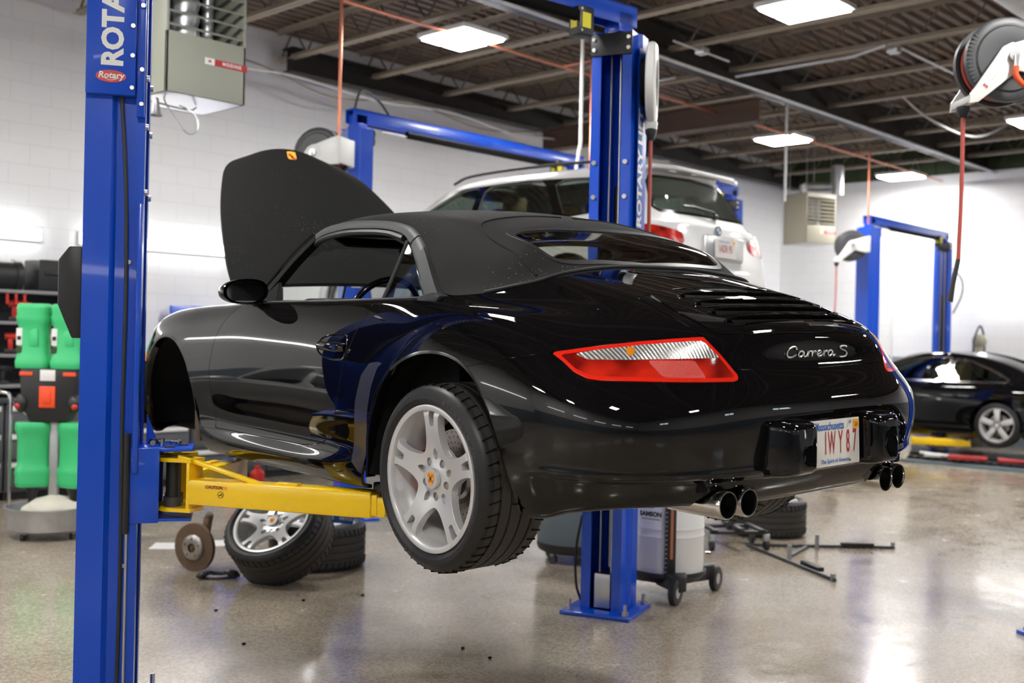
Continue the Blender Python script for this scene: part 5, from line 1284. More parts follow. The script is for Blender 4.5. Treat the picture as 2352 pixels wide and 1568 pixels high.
def make_car(name, cols, loc, yaw, label, paint, lift_z=0., wins=(), rearw=None, wz=.325, lamps=None, wy=(.98, 3.74), chrome=False, extra=None, cat='car', cat_pillars=None):
    t = empty(name, (loc[0], loc[1], lift_z), label, cat, rz=yaw); P = shell(cols)
    ar = [arch(y, wz+.01, .365) for y in wy]
    B = sel(P, *[neg(a) for a in ar])
    wf = [(lambda q: (lambda V: np.where((V[:, 0] > .45) & (V[:, 2] > .8), poly_sd(q, V[:, 1], V[:, 2]), -1)))(w) for w in wins]
    rf = (lambda V: np.where((V[:, 1] < 1.0) & (V[:, 2] > .9), poly_sd(rearw, V[:, 0], V[:, 2]), -1)) if rearw else None
    front = lambda V: np.where((V[:, 1] > 2.2) & (V[:, 2] > .98) & (V[:, 0] < .6), np.minimum(np.minimum(V[:, 2]-(cols[0][6][2]+.01), cols[0][7][2]-.01-V[:, 2]), (cols[2][6][0]-.06-(V[:, 2]-cols[0][6][2])*.42)-V[:, 0]), -1)
    allw = wf+([rf] if rf else [])+[front]; lf = None
    if lamps: lf = lambda V: np.where(V[:, 1] < .6, poly_sd(lamps, .9-V[:, 0]+V[:, 1]*1., V[:, 2]), -1)
    Bd = sel(B, *[neg(w, .0) for w in allw])
    if lf: Bd = sel(Bd, neg(lf))
    def add(nm, Q, mat, par=t, rim=.02):
        Q = Q.rim(rim) if rim else Q
        if nm in ('side_window', 'window_trim', 'pillar_trim', 'tail_light'):
            patch_obj(nm, Q.mirror(), mat, par); return patch_obj(nm, Q, mat, par)
        return patch_obj(nm, Q.join(Q.mirror()), mat, par)
    body = add('body_shell', Bd, paint)
    for w in wf: add('side_window', sel(P, w).offset(-.004), 'glass_dark', rim=0)
    if chrome:
        for w in wf: add('window_trim', sel(P, lambda V: w(V)+.022, lambda V: .004-w(V)).offset(.004), 'chrome', rim=.004)
    if rf:
        add('rear_window', sel(P, rf).offset(-.004), 'glass_green', rim=0); add('rear_window_frame', sel(P, rf, lambda V: .025-rf(V)).offset(.0), 'black_gloss', rim=0)
    add('windscreen', sel(P, front).offset(-.004), 'glass_green', rim=0)
    if cat_pillars:
        uni = lambda V: np.where((V[:, 0] > .45) & (V[:, 2] > .8), poly_sd(cat_pillars, V[:, 1], V[:, 2]), -1)
        add('pillar_trim', sel(P, uni, *[neg(w) for w in wf]).offset(.003), 'black_gloss', rim=.004)
    if lf: l = add('tail_light', sel(P, lf).offset(.004), 'lens_red')
    mb = MB(); y0, y1 = .25, 4.2
    mb.box((0, 2.2, .26), (1.5, 3.6, .06)); mb.box((0, 2.2, .58), (1.66, 2.0, .05)); mb.box((0, 3.1, .78), (1.45, .35, .25), .08)
    for yc in wy:
        for s in (-1, 1): mb.box((s*.58, yc, .42), (.02, .70, .50)); mb.box((s*.70, yc, .70), (.22, .72, .02)); mb.box((s*.70, yc-.36, .45), (.22, .02, .5)); mb.box((s*.70, yc+.36, .45), (.22, .02, .5))
    mb.build('floor_pan', t, 'black_matte')
    for s in (-1, 1):
        mb = MB(); mb.box((s*.38, 2.25, .62), (.48, .5, .18), .06); mb.box((s*.38, 1.98, .88), (.46, .14, .55), .05, R=(.2, 0, 0)); mb.box((s*.38, 1.90, 1.20), (.26, .10, .16), .04); mb.build('seat', t, 'tan')
        for yc in wy: simple_wheel(t, .885, yc, wz, s)
        mb = MB(); mb.sph((s*.98, 2.78, .98), .10, (1.1, .6, .75)); mb.cyl((s*.84, 2.8, .93), (s*.95, 2.78, .95), .02, 8); mb.build('door_mirror', t, paint)
    if extra: extra(t, P)
    return t, P, body
WIN_W = [[(3.02,.985),(2.95,1.0),(2.55,1.20),(2.28,1.325),(2.06,1.335),(2.06,.985)], [(1.98,.985),(1.98,1.335),(1.30,1.335),(1.05,.99)], [(.95,.995),(1.20,1.33),(.78,1.305),(.62,1.14),(.60,1.03)]]
def wagon_extra(t, P):
    # hatch spoiler, wiper, badge, plate, bumper line
    mb = MB(); mb.prism([(-.60,.22),(-.60,.50),(.60,.50),(.60,.22),(.40,.15),(-.40,.15)], .035, Matrix.Translation((0, 0, 1.352)), .012); mb.build('roof_spoiler', t, 'white_car')
    for s in (-1, 1):
        mb = MB(); mb.tube([(s*.60,.55,1.40),(s*.615,.7,1.445),(s*.625,1.5,1.465),(s*.62,2.2,1.45),(s*.60,2.45,1.40)], .014, 8, smooth=4); mb.build('roof_rail', t, 'black_satin')
    mb = MB(); mb.tube([(.05,.10,1.03),(.02,.07,1.05),(-.22,.10,1.075),(-.36,.11,1.07)], .011, 6); mb.sph((.05,.08,1.02), .025); mb.build('rear_wiper', t, 'black_satin')
    mb = MB().m('galv'); T_ = frame((0, .028, .90), (1, 0, 0), (0, .1, 1)); mb.T = T_; mb.cyl((0, 0, 0), (0, 0, .012), .041, 24); mb.m('ink_black'); mb.cyl((0, 0, .012), (0, 0, .0135), .038, 24)
    mb.m('white'); mb.cyl((0, 0, .0135), (0, 0, .015), .026, 20); mb.m('ink_blue')
    for a in (0, PI): mb.prism([(0, 0)]+[(.025*math.cos(a+PI/2*k/5), .025*math.sin(a+PI/2*k/5)) for k in range(6)], .001, Matrix.Translation((0, 0, .0152)))
    mb.build('round_badge', t)
    mb = MB().m('silver_car'); mb.box((0, -.03, .755), (.56, .05, .20), .02); mb.build('plate_recess', t)
    mb = MB().m('plate_white'); T_ = frame((-.02, -.062, .755), (1, 0, 0), (0, .06, 1)); mb.T = T_; mb.box((0, 0, 0), (.305, .152, .003)); mb.m('ink_blue'); put_text(mb, 'Massachusetts', Matrix.Translation((-.01, .055, .003)), .026); mb.m('ink_red')
    put_text(mb, '1ADR 95', Matrix.Translation((0, -.005, .003)) @ Matrix.Diagonal((.72, 1.15, 1, 1)), .072, bold=.0006); mb.m('orange_tag'); mb.box((.13, .055, .003), (.028, .028, .001)); mb.build('licence_plate', t)
    mb = MB().m('grey'); T_ = frame((.46, .045, .865), (1, 0, 0), (0, .1, 1)); mb.T = T_; put_text(mb, '328xi', Matrix.Translation((.0, .0, .004)), .045, bold=.001); mb.build('lettering', t)
    mb = MB().m('grey'); mb.box((0, .02, .40), (1.5, .10, .04), .01); mb.build('bumper_insert', t)
wagon, WP, _ = make_car('station_wagon', WAGON, (7.52, 4.83), 0, 'white station wagon raised high on the second blue lift, its tailgate toward us', 'white_car', 1.585,
    WIN_W, [(-.1,1.005),(.62,1.005),(.66,1.03),(.545,1.30),(.50,1.325),(-.1,1.34)], lamps=[(.075,.97),(.10,.80),(.13,.745),(.40,.745),(.475,.78),(.485,.855),(.26,.895),(.22,.955)], wy=(.84, 3.60), extra=wagon_extra, cat_pillars=[(3.06,.98),(2.96,1.01),(2.56,1.215),(2.29,1.34),(1.5,1.35),(.76,1.32),(.58,1.14),(.57,1.02),(.95,.985)])
white_car, _, _ = make_car('hatchback_car', WAGON, (13.30, 10.36), PI, 'white car almost wholly hidden behind the black convertible, only its bumper corner shows', 'white_car', 0, WIN_W)
CW_ = [[(3.05,.93),(2.9,.955),(2.3,1.215),(1.95,1.262),(1.72,1.255),(1.80,.925)], [(1.72,.925),(1.64,1.245),(1.45,1.215),(1.15,1.10),(.86,.955),(.86,.935)]]
coupe, _, _ = make_car('coupe_car', COUPE, (16.93, 4.70), 0, 'dark grey-black coupe with bright window trim and five-spoke wheels on the farthest lift', 'black_car', .212, CW_, chrome=True)
dark, _, _ = make_car('added_reflection_coupe', COUPE, (7.80, -2.85), -.12, 'black coupe added out of view right of the photographer to darken the bumper reflections', 'black_car', 0, CW_)  # unseen car added so the bumper mirrors something dark instead of bright floor
sil, _, _ = make_car('silver_car', WAGON, (.23, 5.74), CARYAW, 'silver car standing in the bay left of the photographer, seen only in reflections', 'silver_car', 0, WIN_W)
# ---- more lifts
lift2, c2 = lift('blue two-post lift carrying the white station wagon', (7.51, 6.12), 0, z=1.68, arms=((-.7, 2.3), (-.72, .35)), detail=False)
lift3, c3 = lift('blue two-post lift half hidden behind the white station wagon', (10.62, 5.95), 0, z=1.78, span=1.16, detail=False)
lift4, c4 = lift('farthest blue two-post lift, free-standing before the right wall', (16.93, 5.92), 0, z=.285, span=1.38, arms=((-.70, 2.4), (-.70, .2)), detail=False)
lift5, c5 = lift('blue lift right of the picture, only a corner of its base plate shows', (7.78, .22), -.12, z=.16, detail=False)
mb = MB().m('white'); mb.T = c2[-1][1] @ Matrix.Translation((0, -.147, 0)) @ Matrix.Rotation(PI/2, 4, 'X'); put_text(mb, 'ROTARY LIFT', Matrix.Translation((-.01, 2.0, 0)) @ Matrix.Rotation(PI/2, 4, 'Z'), .11, bold=.004, align='LEFT'); mb.build('lettering', lift2)
mb = MB().m('black_satin'); mb.T = c4[-1][1]; mb.box((-.10, -.2, 1.55), (.16, .12, .42), .01); mb.m('white'); mb.box((.0, -.2, 1.32), (.30, .30, .02), .005); mb.build('control_box', lift4)
mb = MB().m('black_satin'); mb.T = c4[1][1]; mb.tube([(.0, .16, 2.95), (-.03, .30, 2.75), (-.04, .30, 2.5), (0, .17, 2.2)], .014, 6, smooth=4); mb.build('hose', lift4)
mb = MB().m('black_satin'); mb.T = c2[-1][1]; mb.tube([(-.05, 0, 3.45), (.02, 0, 3.72), (.2, .1, 3.68), (.3, .1, 3.56)], .012, 6, smooth=4); mb.build('hose', lift2)
# ---------------------------------------------------------------- heaters, reels, pipes
def heater(loc, size, yaw, label, mat, brand=True):
    w, d, h = size; t = empty('unit_heater', loc, label, 'heater', rz=yaw); th = .02
    mb = MB(); z0 = h*.36
    mb.box((-w/2+th/2, d/2, h/2), (th, d, h), .004); mb.box((w/2-th/2, d/2, h/2), (th, d, h), .004); mb.box((0, d-th/2, h/2), (w, th, h)); mb.box((0, d/2, h-th/2), (w, d, th), .004)
    mb.box((0, th/2, z0/2), (w, th, z0), .004); mb.box((0, th/2, h-.04), (w, th, .08)); mb.build('casing', t, mat)
    mb = MB(); mb.box((0, d/2, .01), (w-.01, d-.01, .02)); mb.build('bottom_panel', t, 'steel')
    n = 7
    for k in range(n):
        mb = MB(); z = z0+.02+(h-.08-z0-.02)*(k+.3)/n; mb.box((0, .012, z), (w-2*th, .045, .006), R=(.5, 0, 0)); mb.build('louvre', t, mat)
    for x, r in ((-w*.30, .04), (-w*.06, .11), (w*.24, .045)):
        mb = MB(); pr = []
        for k in range(13): pr.append((r*(1.0 if k % 2 else .84), z0+.01+(h-z0-.10)*k/12))
        mb.lathe(pr, 20, (x, d*.45, 0), 'Z'); mb.build('heat_exchanger', t, 'galv')
    mb = MB(); mb.box((0, d*.8, h*.66), (w-.05, .01, h*.6)); mb.build('back_shade', t, 'black_matte')
    if brand:
        mb = MB(); mb.T = Matrix.Translation((w*.235, -.001, h*.225)) @ Matrix.Rotation(PI/2, 4, 'X')
        mb.m('ink_red'); mb.box((.045*w/.6, 0, 0), (w*.42, .045, .003)); mb.m('white'); mb.box((-w*.20, 0, 0), (w*.12, .045, .003)); put_text(mb, 'MODINE', Matrix.Translation((.05*w/.6, 0, .002)), .034, bold=.001, spacing=1.25); mb.m('ink_red'); put_text(mb, 'M', Matrix.Translation((-w*.20, 0, .002)), .03, bold=.001); mb.build('brand_label', t)
    mb = MB()
    for sx in (-1, 1):
        for y in (.08, d-.08): mb = MB(); mb.cyl((sx*(w/2-.05), y, h), (sx*(w/2-.05), y, ZD-loc[2]), .006, 6); mb.build('hanger_rod', t, 'steel')
    return t
h1 = heater((4.08, 6.81, 3.21), (.62, .56, 1.15), 0, 'olive-grey unit heater hanging just right of the nearest blue post', 'heater')
mb = MB(); mb.tube([(-.18,.25,.0),(-.18,.20,-.06),(-.12,.1,-.22),(-.06,.08,-.25),(-.01,.08,-.20),(-.03,.1,-.10),(-.12,.15,-.05)], .005, 6, smooth=5); mb.tube([(-.3,.3,-.02),(0,.25,-.05),(.1,.3,-.01)], .006, 6, smooth=5)
mb.lathe([(.02,0),(.035,-.10),(.05,-.12)], 16, (-.27, .2, -.02)); mb.build('gas_line', h1, 'galv')
hp2 = Vector(( 14.36, 12.0, 0))
c_ = cw((1880-1176)/2530*18.6, 18.6)
h2 = heater((c_.x, c_.y, 3.34), (.62, .60, .85), math.radians(-22), 'beige unit heater hanging in the far corner of the room', 'beige')
mb = MB(); mb.cyl((-.1, .35, .85), (-.1, .35, 1.02), .07, 16); mb.cyl((-.1, .35, .98), (.35, .1, 1.0), .07, 16); mb.cyl((.38, .05, .85), (.38, .05, 1.35), .10, 16); mb.build('flue_duct', h2, 'galv')
def reel(loc, yaw, label, hose_len, arm=1, tipx=None, hose_mat='red_hose', parent_yaw=0, orange=False, R=.225):
    """disc axis along local -y (faces -y); white arm slants down to the hose outlet"""
    t = empty('hose_reel', loc, label, 'hose reel', 'hose reels', rz=yaw)
    mb = MB(); mb.lathe([(.02,-.05),(.05,-.062),(.17,-.055),(.18,-.045),(R-.012,-.045),(R,-.035),(R,.0),(R-.02,.004)], 56, (0, 0, 0), 'Y'); mb.lathe([(R-.02,.10),(R,.10),(R,.135),(.05,.14)], 48, (0, 0, 0), 'Y'); mb.cyl((0, -.04, 0), (0, .13, 0), .12, 32)
    for k in range(16): a = PI-.6+k*.10; mb.box((.21*math.cos(a), -.040, .21*math.sin(a)), (.03, .014, .008), R=(0, -a, 0))
    mb.build('drum', t, 'darkgrey')
    mb = MB()
    for k in range(6): mb.tube([((.13+.013*k)*math.cos(a), .01+.015*k, (.13+.013*k)*math.sin(a)) for a in [2*PI*j/32 for j in range(32)]], .009, 6, closed=True)
    mb.build('wound_hose', t, hose_mat)
    ex, ez = (-.205*arm, -.225)
    for s, yy in ((0, -.085), (1, .155)):
        mb = MB(); L = math.hypot(ex, ez); A = math.atan2(ez, ex)
        mb.prism([(0, -.075), (.05, -.068), (L, -.03), (L+.04, 0), (L, .03), (.05, .068), (0, .075), (-.05, .055), (-.075, 0), (-.05, -.055)], .018, Matrix.Translation((0, yy, 0)) @ Matrix.Rotation(PI/2, 4, 'X') @ Matrix.Rotation(A, 4, 'Z'), .004)
        mb.prism([(0, -.07), (arm*.16, -.10), (arm*.24, -.10), (arm*.24, .14), (arm*.16, .12), (0, .07)][::arm], .016, Matrix.Translation((0, yy+.002, 0)) @ Matrix.Rotation(PI/2, 4, 'X'), .004); mb.build('bracket_arm', t, 'white')
    mb = MB(); mb.box((arm*.235, .035, .02), (.03, .25, .22), .004); mb.build('mount_plate', t, 'white'); mb = MB(); mb.box((ex, .035, ez), (.05, .24, .04), .01); mb.build('outlet_bracket', t, 'white')
    mb = MB().m('steel'); mb.cyl((0, -.12, 0), (0, -.09, 0), .03, 20); mb.cyl((0, -.13, 0), (0, -.13, -.06), .012, 10)
    if orange: mb.m('orange_hose'); mb.tube([(0, -.13, -.06), (.0, -.13, -.11), (.04, -.13, -.155), (.13, -.12, -.19), (.25, -.10, -.24), (.40, -.05, -.27)], .0155, 10, smooth=5)
    mb.build('swivel', t)
    mb = MB().m('ink_red'); L = math.hypot(ex, ez); A = math.atan2(ez, ex); mb.T = Matrix.Translation((0, -.1045, 0)) @ Matrix.Rotation(PI/2, 4, 'X') @ Matrix.Rotation(A+PI, 4, 'Z'); put_text(mb, 'S', Matrix.Translation((-.22, 0, 0)), .035, bold=.002); mb.m('grey'); put_text(mb, 'SAMSON', Matrix.Translation((-.14, 0, 0)), .016, spacing=1.2); mb.build('lettering', t)
    mb = MB().m('black_satin'); mb.lathe([(.035,.0),(.035,-.02),(.018,-.06)], 16, (ex, .035, ez-.02)); mb.build('hose_guide', t)
    mb = MB().m(hose_mat); z1 = ez-.07-hose_len; mb.tube([(ex, .035, ez-.06), (ex, .035, z1+hose_len*.5), (ex-.01, .035, z1)], .011, 10, smooth=3)
    mb.m('black_satin'); mb.tube([(ex-.01, .035, z1+.01), (ex-.035, .035, z1-.12), (ex-.05, .035, z1-.22)], [.0125, .013, .016], 10); mb.build('hanging_hose', t)
    return t
FACE = YAW-PI/2       # yaw that turns a reel's face to the photographer
p = cw((2308-1176-14)/2530*5.9, 5.9); reel((p.x, p.y, 3.13), FACE+.02, 'large dark hose reel with white arm at the top right corner', .78, orange=True)
p = Vector(mc[1][1] @ Vector((-.02, .190, 0))); pw = Matrix.Translation((CARO[0], CARO[1], 0)) @ Matrix.Rotation(CARYAW, 4, 'Z') @ p
t = empty('hose_reel', (pw.x+.02, pw.y, 3.10), 'white hose reel seen edge-on, mounted on the far post of the main lift', 'hose reel', 'hose reels', rz=FACE+math.radians(80))
mb = MB(); mb.lathe([(.135,-.030),(.215,-.030),(.232,-.018),(.236,.0),(.232,.02),(.20,.03),(.135,.03)], 48, (0, 0, 0), 'Y', closed=True); mb.build('drum', t, 'white')
mb = MB(); mb.cyl((0, -.012, 0), (0, .06, 0), .138, 32); mb.build('hub_plate', t, 'black_matte')
mb = MB(); mb.cyl((0, -.03, 0), (0, 0, 0), .028, 16); mb.build('axle', t, 'chrome')
mb = MB(); mb.box((.0, .0, -.25), (.06, .07, .05), .008); mb.sph((.03, -.01, -.235), .028); mb.build('hose_outlet', t, 'white')
mb = MB().m('black_satin'); mb.lathe([(.034,.0),(.034,-.02),(.016,-.07)], 16, (0, .0, -.27)); mb.build('hose_guide', t)
mb = MB(); mb.tube([(0, 0, -.33), (0, 0, -.8), (.0, 0, -1.35)], .011, 8); mb.build('hanging_hose', t, 'red_hose')
p = cw((741-1176-17)/2530*9.3, 9.3); reel((p.x, p.y, 3.11), FACE-.35, 'hose reel at the left post of the second lift, just above the raised lid', .10)
p = cw((1956-1176-5)/2530*16.1, 16.1); reel((p.x, p.y, 3.08), FACE-.1, 'small far hose reel on the left post of the farthest lift', .75)
def pipe(name, pts, r, mat, label, cat='pipe', smooth=0, group=None):
    mb = MB(); mb.tube(pts, r, 10, smooth=smooth); o = mb.build(name, mat=mat); return tag(o, label, cat, group)
pipe('copper_pipe', [(5.85,4.9,4.47),(5.85,7.6,4.47),(18.7,7.6,4.47)], .014, 'copper', 'long thin copper pipe running under the joists beside the square lights')
pipe('copper_pipe', [(5.70,7.42,4.60),(5.70,7.42,3.05)], .014, 'copper', 'vertical copper pipe dropping to the reel above the raised lid')
pipe('copper_pipe', [(8.75,7.6,4.47),(8.75,7.2,4.47),(8.75,7.2,3.0)], .014, 'copper', 'vertical copper pipe dropping just left of the far main post')
pipe('copper_pipe', [(15.3,7.6,4.47),(15.3,7.3,4.47),(15.3,7.3,3.4)], .014, 'copper', 'vertical copper pipe at the farthest lift')
pipe('conduit_pipe', [(8.35,7.0,4.63),(8.35,7.0,3.55),(8.33,7.05,3.2)], .016, 'white', 'white vertical conduit left of the far main post')
pipe('conduit_pipe', [(12.35,7.0,4.63),(12.35,7.0,3.4)], .016, 'white', 'white vertical conduit in front of the corner heater')
pipe('conduit_pipe', [(10.68,6.7,4.60),(10.68,5.3,4.60),(10.68,4.95,4.66)], .020, 'galv', 'pale conduit clipped along a joist right of the main post')
pipe('conduit_pipe', [(10.75,4.85,4.64),(15.5,4.85,4.64)], .014, 'galv', 'thin conduit leading right from the ceiling junction box')
pipe('conduit_pipe', [(10.65,7.5,4.70),(10.65,8.6,4.70),(10.9,9.2,4.70)], .016, 'galv', 'conduit stub beside the rust-brown beam')
pipe('cable', [(5.2,10.4,4.58),(6.1,10.2,4.42),(7.2,10.25,4.48),(8.4,10.2,4.40),(9.6,10.2,4.46),(10.8,10.25,4.38),(12,10.3,4.46),(13.2,10.3,4.4),(14.5,10.3,4.5)], .013, 'white', 'slack white cables sagging between joist ends along the left wall', 'cable', smooth=6)
pipe('cable', [(5.2,10.5,4.50),(6.6,10.3,4.55),(7.8,10.3,4.35),(9.0,10.3,4.5),(10.2,10.3,4.36),(11.4,10.3,4.5)], .010, 'joist', 'slack tan cable sagging along the left wall beam', 'cable', smooth=6)
pipe('cable', [(13.4,6.0,4.78),(13.7,5.7,4.46),(14.6,5.5,4.38),(15.8,5.4,4.78)], .014, 'galv', 'slack cable hanging between joists behind the dark girder', 'cable', smooth=6)
pipe('duct', [(5.0,3.05,4.40),(18.8,3.05,4.40)], .17, 'galv', 'round silver air duct at the top right corner', 'duct')
pipe('pull_chain', [(X1-.12,3.75,4.3),(X1-.12,3.75,1.25)], .012, 'beige', 'thin vertical line hanging before the right wall', 'chain')
for (x, y, z) in [(10.72, 4.88, 4.60), (9.4, 6.3, 4.55)]:
    mb = MB(); mb.box((0, 0, 0), (.11, .11, .06), .006); o = mb.build('junction_box', mat='galv'); o.location = (x, y, z); tag(o, 'pale ceiling junction box %s' % ('where two conduits meet, upper right' if y < 5 else 'beside the dark girder above the white reel'), 'electrical box')
mb = MB(); mb.tube([(8.9,6.3,4.55),(9.9,6.3,4.55)], .012, 8); o = mb.build('conduit_pipe', mat='galv'); tag(o, 'short conduit through the box behind the white reel', 'pipe')
# wall pipes on the right wall
pipe('conduit_pipe', [(X1-.05,3.6,2.52),(X1-.05,1.0,2.52)], .02, 'white', 'horizontal conduit on the right wall right of the strip lights')
pipe('conduit_pipe', [(X1-.05,8.6,2.2),(X1-.05,8.6,1.2)], .02, 'white', 'short vertical conduit on the right wall left of the farthest lift')
mb = MB(); mb.lathe([(.10,-.02),(.16,-.02),(.16,.02),(.10,.02)], 24, (0, 0, 0), 'X', closed=True); o = mb.build('cord_coil', mat='beige'); o.location = (X1-.1, 3.55, 4.28); tag(o, 'coiled tan cord hung high on the right wall', 'cord')
# machine at the foot of the far lift
t = empty('parts_machine', (18.78, 6.95, 0), 'white bench machine with dark tubes beside the far post, above the coupe', 'machine')
mb = MB(); mb.box((0, 0, .6), (.5, .4, 1.2), .02); mb.build('cabinet', t, 'grey'); mb = MB(); mb.box((0, 0, 1.32), (.42, .3, .22), .04); mb.sph((0, 0, 1.75), .12); mb.cyl((0, 0, 1.4), (0, 0, 1.7), .07, 12); mb.build('head', t, 'beige')
mb = MB(); mb.tube([(-.2,0,1.2),(-.25,0,1.7),(0,0,2.0),(.2,0,1.8),(.22,0,1.3)], .02, 6, smooth=4); mb.build('tube', t, 'darkgrey')
# ---------------------------------------------------------------- things on the floor
def lay(w, loc, n, spin=0.):
    """place a wheel so its outer face looks along n"""
    x = Vector(n).normalized(); up = Vector((0, 0, 1)) if abs(x.z) < .95 else Vector((0, 1, 0)); y = up.cross(x).normalized(); z = x.cross(y)
    R = Matrix((x, y, z)).transposed() @ Matrix.Rotation(spin, 3, 'X'); w.location = loc; w.rotation_euler = R.to_euler()
fwd = Vector((math.cos(YAW), math.sin(YAW), 0)); rgt = Vector((math.sin(YAW), -math.cos(YAW), 0))
wA = copy_tree(wl); wA.parent = None
for ch in list(wA.children):
    if ch.name.startswith(('brake', 'hub_carrier')): bpy.data.objects.remove(ch)
tag(wA, 'silver five-spoke wheel leaning at an angle against the flat wheel, under the yellow arm', 'car wheel', 'loose road wheels')
pA = cw((641-1176-9)/2530*7.02, 7.02, .405); e = math.radians(50); lay(wA, pA, -fwd*math.cos(e)-rgt*.28+Vector((0, 0, math.sin(e))), .25)
wB = copy_tree(wA); wB['label'] = 'silver five-spoke wheel lying flat beneath the leaning wheel'; pB = cw((749-1176-10)/2530*7.62, 7.62, .295); lay(wB, pB, (0, 0, 1), .6)
wC = copy_tree(wA); wC['label'] = 'wheel and tyre lying flat beyond the convertible, next to the wheeled dolly'; pC = cw((1777-1176-9)/2530*9.3, 9.3, .295); lay(wC, pC, (0, 0, 1), 0)
# carton
t = MB(); mb = t; mb.m('ink_blue'); mb.box((0, 0, .0), (.19, .10, .075), .002); mb.m('white'); mb.box((0, .0, .040), (.19, .10, .006)); mb.box((0, -.012, .052), (.188, .08, .004), R=(.5, 0, 0))
mb.T = Matrix.Translation((0, -.0505, -.004)) @ Matrix.Rotation(PI/2, 4, 'X'); put_text(mb, 'MEYLE', Matrix.Translation((.045, 0, .001)), .030, bold=.001); put_text(mb, 'RTS', Matrix.Translation((-.06, 0, .001)), .030, bold=.001)
mb.T = Matrix.Identity(4)
o = mb.build('parts_carton'); pb = cw((798-1176-9)/2530*7.55, 7.55, .345); o.location = pb; o.rotation_euler = (0, .08, FACE+.1); tag(o, 'small white and blue cardboard carton on the flat wheel', 'box')
# brake disc standing on edge
t = empty('brake_disc', cw((465-1176-10)/2530*7.3, 7.3, .160), 'rusty brake disc with hub standing on edge on the floor', 'brake disc', rz=FACE-.42)
mb = MB(); mb.lathe([(.085,.0),(.158,.0),(.160,.002),(.160,.009),(.150,.010),(.150,.018),(.160,.019),(.160,.026),(.085,.026)], 64, (0, 0, 0), 'Y', closed=True); mb.build('friction_ring', t, 'rust')
mb = MB().m('disc'); mb.lathe([(.03,-.022),(.075,-.020),(.086,-.010),(.088,.0),(.088,.03),(.05,.03)], 40, (0, 0, 0), 'Y'); mb.m('ink_black')
for k in range(5): a = 2*PI*k/5+.3; mb.cyl((.058*math.cos(a), -.022, .058*math.sin(a)), (.058*math.cos(a), -.0215, .058*math.sin(a)), .006, 10)
mb.m('rust'); mb.lathe([(0,-.012),(.012,-.018),(.016,-.01),(.028,-.01),(.034,.0),(.034,.05)], 24, (0, 0, 0), 'Y'); hb = mb.build('hub', t)
mb = MB(); mb.cyl((0, .03, 0), (0, .10, 0), .045, 16); mb.box((.02, .10, .10), (.05, .05, .20), .012, R=(0, .2, 0)); mb.sph((.045, .10, .20), .028); mb.cyl((0, .1, -.02), (-.08, .12, -.10), .02, 10); mb.build('wheel_carrier', t, 'rust')
# brake pad carrier
o = MB(); o.tube([(-.13,0,.015),(-.10,-.03,.03),(-.05,-.02,.045),(-.04,.03,.03),(.04,.03,.03),(.05,-.02,.05),(.10,-.03,.045),(.13,.01,.02)], [.012,.02,.014,.013,.013,.016,.022,.012], 8, smooth=3); o.box((.09, 0, .03), (.06, .05, .05), .01); o.tube([(-.12, .0, .01), (0, -.05, .012), (.12, .0, .012)], .009, 6, smooth=4)
o = o.build('caliper_bracket', mat='black_satin'); o.location = cw((524-1176-11)/2530*7.1, 7.1); o.rotation_euler = (0, 0, FACE+.1); tag(o, 'black cast caliper bracket lying between disc and leaning wheel', 'car part')
# paper sheets
for (u, Z, rz, lb) in ((402, 8.15, .1, 'white sheet of paper on the floor left behind the brake disc'), (523, 8.3, .3, 'second white sheet of paper right behind the brake disc')):
    mb = MB(); mb.box((0, 0, .0025), (.20, .24, .003)); o = mb.build('paper_sheet', mat='paper', smooth=False); o.location = cw((u-1176-10)/2530*Z, Z, .0); o.rotation_euler = (0, 0, FACE+rz); tag(o, lb, 'paper')
# floor crumbs
for k, (u, v) in enumerate([(833, 1368), (697, 1380), (1125, 1512), (496, 1403), (1063, 1490), (560, 1480)]):
    b = ((v-784)-.022*(u-1176))/2530; Z = EYE/b; mb = MB(); mb.sph((0, 0, .006), .011, (1.2, .8, .55), 8); o = mb.build('dirt_crumb', mat='black_matte'); o.location = cw(((u-1176)+.022*(v-784))/2530*Z, Z); tag(o, 'tiny dark crumb of dirt on the shiny floor', 'debris', 'dirt crumbs on the floor')
# grey bin on wheeled base
pb = cw((1330-1176-4)/2530*7.95, 7.95); t = empty('waste_bin', pb, 'grey round plastic bin on a black wheeled base, left of the post foot', 'bin')
mb = MB(); mb.lathe([(0,.125),(.245,.125),(.26,.15),(.285,.80),(.305,.80),(.305,.83),(.28,.83),(.25,.17),(0,.17)], 40); mb.build('bin_body', t, 'greybin')
mb = MB(); mb.lathe([(0,.075),(.22,.075),(.25,.09),(.262,.125),(.262,.145),(0,.145)], 40); d = mb.build('wheel_base', t, 'black_satin')
for k in range(5):
    a = 2*PI*k/5+.5; mb = MB().m('darkgrey'); c = (.19*math.cos(a), .19*math.sin(a)); mb.cyl((c[0]-.012, c[1], .034), (c[0]+.012, c[1], .034), .034, 16); mb.m('galv'); mb.box((c[0], c[1], .065), (.034, .03, .03), .004); mb.build('castor', d)
